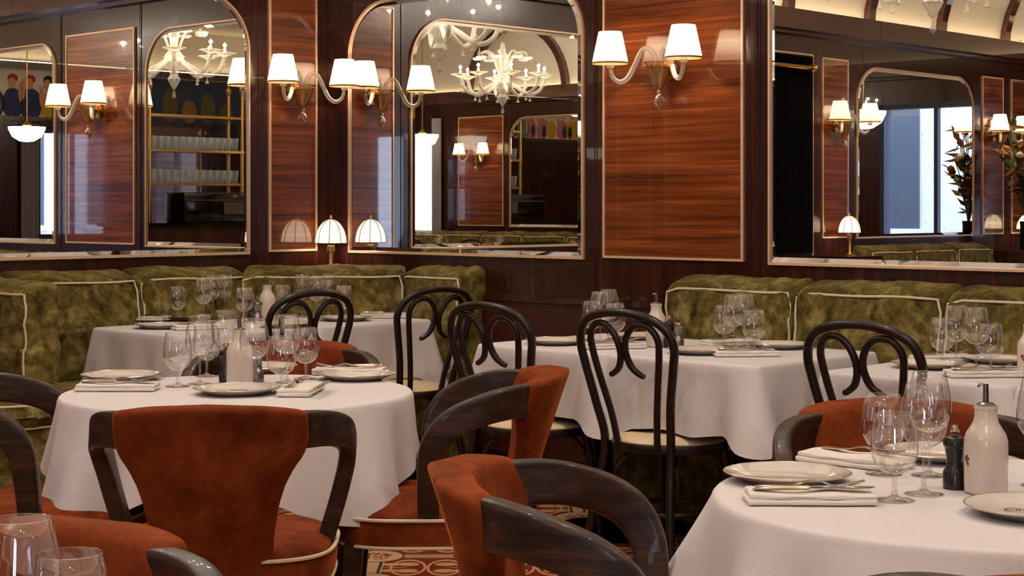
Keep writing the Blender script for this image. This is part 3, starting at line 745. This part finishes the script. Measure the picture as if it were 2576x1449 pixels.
# ------------------------------------------------------------------ tableware prototypes
def make_glass(name, Hh, prof, stem, foot):
    e = empty(name)
    MB().lathe(prof, 32, (0, 0, 0), False, False).build('bowl', 'glass_bowl', e, angle=None)
    MB().lathe(stem, 16, (0, 0, 0)).build('stem', 'glass_stem', e, angle=None)
    MB().lathe(foot, 28, (0, 0, 0)).build('foot', 'glass_stem', e, angle=None)
    e['category'] = 'glass'; return e
wine0 = make_glass('wine_glass', .207, [(.004, .086), (.018, .089), (.032, .099), (.0405, .113), (.0445, .13), (.0435, .150), (.040, .172), (.0355, .192), (.0325, .207), (.0317, .2075), (.0314, .2065)],
                   [(.0085, .0885), (.005, .082), (.0036, .07), (.0034, .035), (.0045, .014), (.0085, .006)], [(.036, 0), (.0365, .0012), (.033, .0022), (.014, .0052), (.006, .009), (.0, .009)])
gob0 = make_glass('water_glass', .160, [(.004, .048), (.018, .051), (.032, .061), (.041, .077), (.0435, .092), (.0425, .112), (.0395, .135), (.0352, .160), (.0344, .1605), (.0341, .1595)],
                  [(.0085, .0505), (.0055, .044), (.0045, .035), (.0045, .02), (.0055, .012), (.0095, .006)], [(.036, 0), (.0365, .0012), (.033, .0022), (.014, .0052), (.006, .009), (.0, .009)])
def make_bottle():
    e = empty('oil_bottle')
    MB().lathe([(.0, 0), (.036, 0), (.040, .004), (.0405, .02), (.0408, .09), (.0400, .102), (.0365, .113), (.0295, .124), (.0235, .134), (.0212, .145), (.0208, .158), (.0222, .159), (.0222, .165), (.0, .165)], 36).build('body', 'bottle_white', e, angle=30)
    MB().lathe([(.0, .164), (.017, .164), (.018, .167), (.014, .17), (.0055, .172), (.005, .205), (.0, .206)], 18).build('pourer', 'steel', e)
    MB().tube([(-.004, 0, .203), (-.012, 0, .205), (-.013, 0, .199)], .003, 8).build('spout', 'steel', e)
    mk = MB()
    for dx, dz in ((0, 0), (.005, .004), (-.004, .005), (.001, .009), (.004, -.005)):
        q = -.35
        mk.lathe([(.0, -.0005), (.0028, -.0005), (.0028, .0006), (0, .0007)], 8).v
        k = len(mk.v)-32
        for i in range(k, len(mk.v)):
            p = mk.v[i]; a = -math.pi/2-.95+(dx+p.x)/.0405; mk.v[i] = Vector(((.0405+p.z)*math.cos(a), (.0405+p.z)*math.sin(a), .062+dz+p.y*1.3))
    fixn(mk.build('emblem', 'flower_red', e, smooth=False)); e['category'] = 'bottle'; return e
bot0 = make_bottle()
def make_mill(mat, knob, name):
    e = empty(name)
    MB().lathe([(0, 0), (.0225, 0), (.0228, .03), (.021, .034), (.0165, .042), (.0155, .055), (.018, .068), (.019, .078), (.0215, .081), (.0225, .088), (.019, .097), (.008, .102), (.0, .102)], 24).build('body', mat, e, angle=30)
    MB().lathe([(.004, .1), (.004, .104), (.008, .107), (.0095, .113), (.007, .12), (0, .122)], 14).build('knob', knob, e); e['category'] = 'pepper mill'; return e
millb0 = make_mill('mill_black', 'silver', 'pepper_mill'); mills0 = make_mill('steel', 'steel', 'salt_mill')
def make_plate():
    e = empty('dinner_plate')
    MB().lathe([(.0, .006), (.08, .006), (.088, .009), (.106, .0155), (.124, .019), (.1248, .0175), (.107, .012), (.088, .003), (.075, .0), (.0, .0)], 56).build('dish', 'porcelain', e, angle=30)
    MB().tube([(.1245*math.cos(q), .1245*math.sin(q), .0183) for q in [2*math.pi*i/64 for i in range(64)]], .0013, 6, True).build('rim_line', 'silver', e); e['category'] = 'plate'; return e
plate0 = make_plate()
def make_napkin():
    e = empty('folded_napkin')
    def d(seed): return lambda q, nn: Vector((nn.x*.004*noise.noise(Vector((q.y*30, seed, q.z*80))), nn.y*.003*noise.noise(Vector((q.x*25, seed, 2))), (.004*noise.noise(Vector((q.x*14+seed, q.y*16, seed))) if q.z > 0 else .001*noise.noise(Vector((q.x*12, seed, 1))))))
    for k in range(2):
        fixn(rbox((.235-.006*k, .098-.004*k, .0105), .0048, 3, (22, 10, 2), d(k*5+1.)).build('fold', 'napkin_linen', e, loc=(.002*k, .002*k, .006+.0095*k), angle=None))
    e['category'] = 'napkin'; return e
nap0 = make_napkin()
def make_fork():
    e = empty('fork'); hz = lambda t: .004+.010*math.exp(-((t-.52)/.16)**2)-.002*math.exp(-((t-.72)/.07)**2)+.018*max(0, t-.76)**1.3*4
    L = .195; mb = MB(); rs = []
    for i in range(15):
        t = i/14*.76; w = interp(t, [(0, .0085), (.06, .0105), (.3, .006), (.52, .0032), (.66, .004), (.76, .011)])
        rs.append([Vector((L*t, a*w, hz(t)+b*.0016)) for a, b in ((-1, -1), (1, -1), (1, 1), (-1, 1))])
    fixn(mb.rings(rs).build('handle', 'silver', e))
    for k in range(4):
        y = (k-1.5)*.0058; MB().tube([(L*t, y*(.98 if t > .8 else 1), hz(t)) for t in (.755, .8, .86, .92, 1.0)], [.0019, .0018, .0016, .0014, .0008], 6).build('tine', 'silver', e)
    e['category'] = 'fork'; return e
fork0 = make_fork()
def make_knife():
    e = empty('knife'); L = .225
    fixn(MB().rings([[Vector((x, w*math.cos(q), .006+.62*w*math.sin(q))) for q in [2*math.pi*j/10 for j in range(10)]] for x, w in ((0, .004), (.006, .0078), (.03, .0082), (.07, .0066), (.095, .0062), (.1, .0072), (.104, .0066))]).build('handle', 'silver', e))
    fixn(MB().rings([[Vector((x, a*w+o_, .006+b*.0009)) for a, b in ((-1, -1), (1, -1), (1, 1), (-1, 1))] for x, w, o_ in ((.103, .006, 0), (.12, .0085, .001), (.19, .009, .001), (.215, .007, .003), (L, .001, .008))]).build('blade', 'steel', e))
    e['category'] = 'knife'; return e
knife0 = make_knife()
U = {k: [] for k in ('wine', 'gob', 'bot', 'millb', 'mills', 'plate', 'nap', 'fork', 'knife')}
PR = dict(wine=wine0, gob=gob0, bot=bot0, millb=millb0, mills=mills0, plate=plate0, nap=nap0, fork=fork0, knife=knife0)
GR = dict(wine='tall stemmed wine glasses', gob='short stemmed water glasses', bot='white oil bottles', millb='black pepper mills', mills='steel salt mills', plate='white dinner plates', nap='folded napkins', fork='silver forks', knife='silver knives')
def put(kind, px, py, label, rz=0, z=TOPZ+.001):
    p = at(px, py, z); return place(PR[kind], U[kind], p, rz, label, GR[kind])
def putw(kind, p, label, rz=0): return place(PR[kind], U[kind], (p.x, p.y, TOPZ+.001), rz, label, GR[kind])
NZ = TOPZ+.0225
def setting(px, py, rz, where, order=1, dx=(0, 0), knife=True, fork=True):
    """folded napkin with fork and knife lying on it"""
    p = at(px, py, TOPZ+.001); d = Vector((math.cos(rz), math.sin(rz), 0)); nrm = Vector((-d.y, d.x, 0))
    place(nap0, U['nap'], p, rz, 'folded white napkin '+where, GR['nap'])
    if fork:
        q = p+d*(-.09)+nrm*.022; place(fork0, U['fork'], (q.x, q.y, NZ), rz-.03, 'silver fork on the napkin '+where, GR['fork'])
    if knife:
        q = p+d*(-.105)-nrm*.012; place(knife0, U['knife'], (q.x, q.y, NZ), rz+.02, 'silver knife on the napkin '+where, GR['knife'])
# near right table
put('gob', 2250, 1258, 'short water glass in front, near right table, beside the knife tip', 0)
put('wine', 2324, 1243, 'tall wine glass in front, near right table, left of the black mill', 0)
put('gob', 2222, 1192, 'short water glass at the back left of the near right table', 0)
put('wine', 2338, 1196, 'tall wine glass at the back of the near right table', 0)
put('wine', 2616, 1222, 'tall wine glass cut by the right picture edge on the near right table', 0)
put('bot', 2480, 1240, 'white oil bottle on the near right table with steel pourer', -.35)
put('millb', 2402, 1228, 'black pepper mill beside the bottle on the near right table', 0)
put('plate', 1980, 1209, 'white plate at the left of the near right table, behind its napkin')
put('plate', 2370, 1153, 'white plate at the back of the near right table, behind the glasses')
p_logo = put('plate', 2610, 1296, 'white plate with dark script cut by the right picture edge')
setting(2035, 1262, -.02, 'before the left plate of the near right table')
setting(2150, 1168, -.75, 'at the back of the near right table', knife=False)
# left round table
for k, x, y, lb in (('gob', 447, 972, 'leftmost short glass on the left round table'), ('wine', 503, 966, 'tall wine glass next to the leftmost short glass, left round table'),
                    ('gob', 520, 946, 'short glass behind the second wine glass, left round table'), ('wine', 567, 944, 'tall wine glass behind the white bottle, left round table'),
                    ('wine', 640, 977, 'tall wine glass right before the white bottle, left round table'), ('gob', 708, 984, 'short glass in front of the right wine glass, left round table'),
                    ('wine', 722, 962, 'tall wine glass in front of the rust chair back, left round table'), ('gob', 769, 953, 'rightmost short glass on the left round table')):
    put(k, x, y, lb)
put('bot', 603, 966, 'white oil bottle between glasses on the left round table', -.5)
put('millb', 569, 962, 'black mill half hidden by the bottle on the left round table'); put('mills', 646, 960, 'steel mill right of the bottle on the left round table')
put('plate', 596, 990, 'white plate with faint script, front of the left round table'); put('plate', 897, 953, 'white plate at the right of the left round table')
put('plate', 305, 955, 'white plate at the left of the left round table'); put('plate', 655, 933, 'white plate at the back of the left round table')
setting(296, 981, .0, 'before the left plate of the left round table'); setting(757, 988, 1.5, 'at the front of the left round table', knife=False); setting(880, 941, math.pi-.05, 'behind the right plate of the left round table')
q = at(793, 984, NZ); place(knife0, U['knife'], q, 1.5, 'silver knife seen end on at the front of the left round table', GR['knife'])
# corner tables
for k, x, y, lb in (('gob', 447, 806, 'leftmost short glass on the corner tables'), ('wine', 512, 812, 'front tall glass of the left group on the corner tables'), ('wine', 535, 800, 'middle tall glass of the left group on the corner tables'),
                    ('wine', 566, 798, 'right tall glass of the left group on the corner tables'), ('gob', 615, 810, 'short glass left of the bottle on the corner tables'),
                    ('gob', 711, 800, 'short glass right of the bottle on the corner tables'), ('wine', 760, 797, 'left tall glass of the right group on the corner tables'), ('wine', 797, 803, 'middle tall glass of the right group on the corner tables'),
                    ('wine', 826, 795, 'right tall glass of the right group on the corner tables'), ('gob', 865, 803, 'rightmost short glass on the corner tables')):
    put(k, x, y, lb)
put('bot', 672, 805, 'white oil bottle on the corner tables before the green bench', -.3); put('mills', 648, 812, 'steel mill left of the bottle on the corner tables'); put('millb', 634, 806, 'black mill left of the steel one on the corner tables')
for x, y, lb in ((408, 825, 'white plate at the front left of the corner tables'), (470, 803, 'white plate at the back left of the corner tables'), (868, 806, 'white plate at the right of the corner tables'), (720, 822, 'white plate behind the bentwood scrolls on the corner tables')): put('plate', x, y, lb)
setting(365, 806, -.3, 'at the left end of the corner tables'); setting(965, 799, .1, 'at the right end of the corner tables', fork=False); setting(500, 828, .5, 'in front on the corner tables', knife=False)
# middle tables
for k, x, y, lb in (('gob', 1490, 858, 'short glass at left of the group behind the middle chair back'), ('wine', 1510, 868, 'front tall glass behind the middle chair back'), ('wine', 1531, 858, 'rear tall glass behind the middle chair back'), ('gob', 1547, 866, 'short glass at right of the group behind the middle chair back'),
                    ('gob', 1822, 873, 'left short glass on the table right of the middle chair'), ('wine', 1846, 880, 'front tall glass on the table right of the middle chair'), ('wine', 1872, 877, 'rear tall glass on the table right of the middle chair'), ('gob', 1897, 889, 'right short glass on the table right of the middle chair')):
    put(k, x, y, lb)
put('bot', 1651, 872, 'white oil bottle left of two mills, beyond the middle chair', .1); put('millb', 1683, 874, 'black mill of the pair beyond the middle chair'); put('mills', 1706, 875, 'steel mill of the pair beyond the middle chair')
for x, y, lb in ((1400, 865, 'white plate left of the middle chair back'), (1603, 852, 'white plate behind the middle chair back'), (1762, 889, 'white plate right of the middle chair back, below the mills'), (1962, 875, 'white plate at the right corner of the middle table')): put('plate', x, y, lb)
setting(1875, 895, .08, 'at the front right of the middle tables'); setting(1840, 868, .35, 'behind the glasses of the middle tables', knife=False); setting(1545, 876, .25, 'behind the middle chair back')
# right bench table
for k, x, y, lb in (('gob', 2370, 918, 'left short glass on the right bench table'), ('wine', 2405, 925, 'left tall glass on the right bench table'), ('wine', 2456, 933, 'right tall glass on the right bench table'), ('gob', 2492, 940, 'right short glass on the right bench table')): put(k, x, y, lb)
for x, y, lb in ((2336, 925, 'white plate at the left of the right bench table'), (2515, 912, 'white plate at the back of the right bench table')): put('plate', x, y, lb)
put('bot', 2592, 948, 'white oil bottle cut by the right picture edge on the bench table', 0)
setting(2470, 947, .1, 'at the front of the right bench table'); setting(2375, 908, .3, 'at the back of the right bench table', knife=False)
# bottom left table
for k, x, y, lb in (('wine', 52, 1795, 'tall wine glass close up in the bottom left corner'), ('gob', 176, 1760, 'short glass close up beside the tall one, bottom left corner')): put(k, x, y, lb)
# rear bench tables, seen only in the centre mirror
for u, v, k, lb in ((8.5, .75, 'wine', 'left wine glass by the rear bench in the centre mirror'), (7.95, .8, 'bot', 'white bottle by the rear bench in the centre mirror'), (7.86, .7, 'millb', 'black mill by the bottle in the centre mirror'), (7.5, .75, 'wine', 'second wine glass by the rear bench in the centre mirror'), (7.42, .85, 'gob', 'second water glass by the rear bench in the centre mirror'),
                 (6.5, .75, 'wine', 'right wine glass by the rear bench in the centre mirror'), (6.4, .85, 'gob', 'right water glass by the rear bench in the centre mirror'), (6.1, .8, 'plate', 'plate by the rear bench in the centre mirror')):
    putw(k, R(u, VF-v), lb)
# script on two plates
def script(plate, text, size, off, rz):
    cu = bpy.data.curves.new('script', 'FONT'); cu.body = text; cu.size = size; cu.shear = .45; cu.align_x = 'CENTER'
    tmp = bpy.data.objects.new('tmp', cu); COL.objects.link(tmp)
    me = bpy.data.meshes.new_from_object(tmp.evaluated_get(bpy.context.evaluated_depsgraph_get())); bpy.data.objects.remove(tmp)
    me.materials.append(M['ink']); o = bpy.data.objects.new('script', me); COL.objects.link(o); o.parent = plate; o.location = off; o.rotation_euler = (0, 0, rz); o['label'] = 'dark script lettering'
script(p_logo, 'Car', .03, (-.035, .012, .0066), 0)
pl = [o for o in U['plate'] if 'faint script' in o['label']][0]
MB().tube(cr([(-.026+.0045*i, .03+.004*(i % 2)+.002*math.sin(i*1.7), .0067) for i in range(13)], 4), .0007, 5).build('script', 'ink', pl)
# ------------------------------------------------------------------ chandeliers (above the frame, seen in the mirrors)
def make_chandelier():
    e = empty('glass_chandelier')
    MB().lathe([(.0, -.34), (.01, -.33), (.03, -.3), (.06, -.24), (.035, -.2), (.05, -.15), (.10, -.08), (.085, -.02), (.045, .03), (.03, .1), (.05, .18), (.035, .26), (.02, .34), (.012, .36)], 20).build('column', 'glass_murano', e)
    MB().tube([(0, 0, .34), (0, 0, ZT-2.70)], .008, 8).build('rod', 'brass', e)
    MB().lathe([(.0, 0), (.06, 0), (.05, -.03), (.0, -.05)], 20, (0, 0, ZT-2.70)).build('ceiling_rose', 'brass', e)
    MB().lathe([(.0, -.42), (.02, -.40), (.01, -.36), (.004, -.34)], 12).build('bottom_drop', 'glass_murano', e)
    for k in range(8):
        q = 2*math.pi*k/8+.2; c, s = math.cos(q), math.sin(q); rr = .46
        arm = MB().tube(cr([(.06*c, .06*s, -.06), (.17*c, .17*s, -.13), (.30*c, .30*s, -.20), (.41*c, .41*s, -.15), (rr*c, rr*s, -.03)], 5), .019, 8).build('arm', 'glass_murano', e)
        cup = MB().lathe([(.0, -.035), (.02, -.03), (.05, -.012), (.10, .006), (.097, .012), (.045, .0), (.0, -.01)], 24, (rr*c, rr*s, 0), True, True, 8, .07).build('cup', 'glass_murano', e)
        MB().lathe([(.015, 0), (.015, .055), (0, .058)], 10, (rr*c, rr*s, -.005)).build('candle', 'piping', cup)
        MB().lathe([(.006, .052), (.015, .066), (.016, .08), (.006, .105), (0, .115)], 10, (rr*c, rr*s, 0)).build('bulb', 'glass_bowl', e)
        for rad, z in ((rr, -.06), (.30, -.225)):
            MB().lathe([(.004, 0), (.005, -.02), (.016, -.045), (.018, -.05), (0, -.052)], 8, (rad*c, rad*s, z)).build('drop', 'glass_murano', arm)
        q2 = q+math.pi/8; c, s = math.cos(q2), math.sin(q2)
        st = MB().tube(cr([(.04*c, .04*s, .02), (.1*c, .1*s, .17), (.17*c, .17*s, .25), (.25*c, .25*s, .24), (.27*c, .27*s, .19)], 4), .011, 6).build('flower_stem', 'glass_murano', e)
        fl = MB()
        for j in range(6):
            a = 2*math.pi*j/6; cc = Vector((.27*c+.03*math.cos(a), .27*s+.03*math.sin(a), .185)); fl.lathe([(0, -.02), (.028, -.008), (.028, .008), (0, .02)], 6, cc)
        fl.build('flower', 'glass_murano', st)
    return e
ch0 = make_chandelier(); used = []
for (u, v), lb in (((2.05, 2.75), 'glass chandelier cut by the rounded mirror corner, in the centre mirror'), ((5.96, 3.12), 'glass chandelier with lit candle bulbs reflected in the left mirror'), ((5.59, 7.08), 'whole glass chandelier under the arch, reflected in the centre mirror')):
    o = place(ch0, used, R(u, v, 2.70), 0, lb, 'glass chandeliers'); o['category'] = 'chandelier'
for o in used:
    for k in range(8):
        a = 2*math.pi*k/8+.2; light('POINT', (.46*math.cos(a), .46*math.sin(a), .082), P_CHAND, SOFT, .017, name='chandelier_bulb_light', parent=o)
# recessed ceiling spots; the last, over the bar, is added to brighten its glasses
used = []
e = empty('ceiling_spot'); MB().lathe([(.05, 0), (.062, -.004), (.062, .002), (.05, .002)], 20, (0, 0, 0), False, False).build('ring', 'brass', e); MB().lathe([(.0, .001), (.05, .001)], 20, (0, 0, 0), False, False).build('lens', 'downlight_lens', e)
for i, (u, v) in enumerate(((1.6, 1.6), (4.0, 1.7), (1.8, 4.4), (4.1, 4.4), (6.6, 4.8), (6.4, 1.9), (4.2, 6.9), (8.2, 6.6), (9.2, 6.2))):
    o = place(e, used, R(u, v, ZT-.004), 0, 'recessed ceiling spot above '+('the corner tables', 'the middle tables', 'the left wall', 'the left round table', 'the near right table', 'the right bench', 'the rear window side', 'the rear bench', 'the bar, added to brighten it')[i], 'recessed ceiling spots'); o['category'] = 'ceiling light'
for o in used:
    light('AREA', (0, 0, -.01), P_DOWN, SOFT, .12, name='spot_light', parent=o, spread=math.radians(130))
# ------------------------------------------------------------------ bar and far wall
bar = empty('bar_counter', R(10.0, 6.2), facing(-EU)); tag(bar, 'black topped bar counter with steel machine, reflected in the left mirror', 'bar')
MB().box((-1.3, .05, 0), (1.3, .6, 1.06)).build('front', 'frame_wood', bar, smooth=False)
MB().box((-1.35, 0, 1.06), (1.35, .66, 1.10)).build('top', 'black_gloss', bar, smooth=False)
mc = empty('coffee_machine', R(9.55, 6.1, 1.10), facing(-EU)); tag(mc, 'black coffee machine with steel panel on the bar, in the left mirror', 'coffee machine')
fixn(rbox((.95, .4, .36), .02, 2, (2, 2, 2)).build('body', 'black_gloss', mc, loc=(0, 0, .18))); MB().box((-.38, .2, .10), (-.08, .215, .25)).build('steel_panel', 'steel', mc, smooth=False); MB().box((-.46, .2, .26), (.46, .21, .275)).build('ledge', 'steel', mc, smooth=False)
rk = empty('brass_bar_rack', R(10.05, 6.2, 1.10), facing(-EU)); tag(rk, 'tall brass glass rack above the bar, reflected in the left mirror', 'rack')
for x in (-.68, .68):
    for y in (-.14, .14):
        p = MB().tube([(x, y, 0), (x, y, 1.58)], .022, 10).build('post', 'brass', rk); MB().lathe([(.02, 0), (.034, .03), (.034, .07), (.015, .11), (0, .12)], 12, (x, y, 1.58)).build('finial', 'brass', p)
for z in (.45, .85, 1.27):
    MB().box((-.70, -.16, z), (.70, .16, z+.03)).build('shelf', 'brass', rk, smooth=False)
tum = MB().lathe([(.0, 0), (.033, 0), (.036, .01), (.046, .16), (.044, .16), (.033, .012), (0, .012)], 14).mesh('bar_glass', 'glass_bar')
ORD = 'first second third fourth fifth sixth seventh eighth ninth tenth eleventh twelfth thirteenth'.split()
for z in (.48, .88):
    for i in range(13):
        for y in (-.06, .07):
            o = bpy.data.objects.new('bar_glass', tum); COL.objects.link(o); lp = Vector((-.62+.103*i, y, z)); o.location = Matrix.Translation(R(10.05, 6.2, 1.10)) @ Matrix.Rotation(facing(-EU), 4, 'Z') @ lp
            tag(o, '%s clear glass from the left, %s row, %s shelf of the brass rack' % (ORD[12-i], 'front' if y > 0 else 'back', 'lower' if z < .6 else 'upper'), 'glass', 'glasses in the brass rack, %s shelf' % ('lower' if z < .6 else 'upper'))
# painted frieze above the far wall
fr = empty('painted_frieze', R(UF-.02, 0, 2.39), facing(-EU)); tag(fr, 'long painted frieze of cartoon people high on the far wall, in the mirrors', 'painting')
random.seed(5)
MB().box((-4.9, -.02, 0), (-.2, .0, .57)).build('canvas', 'cream_paint', fr, smooth=False)
MB().box((-VF+.2, -.02, 0), (-4.9-.62, .0, .57)).build('blue_canvas', 'frame_blue', fr, smooth=False)
MB().box((-5.52, -.02, 0), (-4.9, .0, .57)).build('canvas', 'cream_paint', fr, smooth=False)
SK = ['skin', 'hair_yellow', 'coat_red', 'coat_pink', 'coat_blue', 'coat_teal', 'coat_yellow', 'hair_dark']
for nme, c in zip(SK, ((222, 160, 120), (226, 186, 70), (178, 50, 60), (214, 120, 140), (50, 60, 110), (90, 140, 140), (214, 176, 50), (40, 26, 24))): simple(nme, srgb(*c), .7)
def blob(mb, x, z, rx, rz_, y): 
    n = 14; k = len(mb.v); mb.v += [Vector((x+rx*math.cos(2*math.pi*i/n), y, z+rz_*math.sin(2*math.pi*i/n))) for i in range(n)]; mb.f.append([k+i for i in range(n)])
x = -.4
while x > -5.4:
    w = random.uniform(.11, .19); b = MB(); blob(b, x, .15, w, random.uniform(.15, .21), .003)
    bo = b.build('figure', random.choice(SK[2:7]), fr, smooth=False)
    h = MB(); blob(h, x+random.uniform(-.03, .03), .40, .052, .068, .006); h.build('head', 'skin', bo, smooth=False)
    h = MB(); blob(h, x, .46, .07, .055, .0045); h.build('hair', random.choice(['hair_yellow', 'hair_dark', 'coat_red']), bo, smooth=False)
    sd = random.choice((-1, 1)); h = MB(); blob(h, x+.1*sd, random.uniform(.18, .34), .028, .13, .0055); h.build('bare_arm', 'skin', bo, smooth=False)
    h = MB(); blob(h, x-.05*sd, .12, .05, .1, .005); h.build('lapel', random.choice(SK[2:]), bo, smooth=False)
    x -= random.uniform(.2, .27)
x = -5.7
while x > -8.3:
    b = MB(); hh = random.uniform(.12, .24); blob(b, x, hh, .12, hh, .003); b.build('scenery', random.choice(['leaf_brown', 'curtain_grey', 'coat_blue', 'leaf_olive']), fr, smooth=False); x -= .3
# pendant bowl lamps
def make_pendant():
    e = empty('pendant_lamp')
    MB().lathe([(.0, -.17), (.08, -.16), (.16, -.11), (.2, -.03), (.205, .0), (.0, .0)], 28).build('bowl', 'pendant_glow', e); MB().tube([(0, 0, 0), (0, 0, ZT-2.18)], .008, 8).build('rod', 'brass', e)
    MB().lathe([(.03, 0), (.05, .02), (.02, .06), (0, .07)], 14).build('cap', 'brass', e); e['category'] = 'lamp'; return e
p0 = make_pendant(); used = []
for (u, v), lb in (((9.9, 3.9), 'pendant bowl lamp before the bright window, far left in the left mirror'), ((8.15, 8.3), 'pendant bowl lamp by blue window, left part of the centre mirror'), ((1.5, 7.7), 'pendant bowl lamp before the window inside the right mirror')):
    place(p0, used, R(u, v, 2.18), 0, lb, 'pendant bowl lamps')
# flower arrangement on the ledge, seen in the right mirror
vz = empty('flower_vase', R(.28, 7.42, .926)); tag(vz, 'dark vase with brown leaves and orange blossoms, in the right mirror', 'plant')
MB().lathe([(0, 0), (.05, 0), (.055, .02), (.05, .2), (.055, .24), (.045, .24), (0, .03)], 20).build('vase', 'vase', vz)
random.seed(11)
for k in range(26):
    a = random.uniform(0, 2*math.pi); r = random.uniform(.05, .24); h = random.uniform(.45, 1.05)
    tip = Vector((r*math.cos(a), r*math.sin(a), h)); pth = cr([(0, 0, .2), (tip.x*.3, tip.y*.3, .2+(h-.2)*.5), tip], 5)
    st = MB().tube(pth, .004, 5).build('stem', 'leaf_green', vz)
    for j in range(4):
        p = pth[-1-j*2]; q = Vector((random.uniform(-1, 1), random.uniform(-1, 1), random.uniform(-.2, .8))).normalized(); sd = q.cross(Vector((.3, .2, 1))).normalized(); L = random.uniform(.14, .24) if h > .75 else random.uniform(.07, .12)
        lf = MB().add([p, p+q*L*.4+sd*L*.22, p+q*L, p+q*L*.4-sd*L*.22, p+q*L*.45+Vector((0, 0, .012))], [(0, 1, 4), (1, 2, 4), (2, 3, 4), (3, 0, 4)])
        lf.build('leaf', random.choice(['leaf_brown', 'leaf_brown', 'leaf_green'] if h > .75 else ['leaf_green', 'blossom']), st)
    if h < .8:
        MB().lathe([(0, -.03), (.03, -.01), (.035, .01), (.015, .03), (0, .035)], 8, tip).build('blossom', random.choice(['blossom', 'blossom', 'blossom_white']), st)
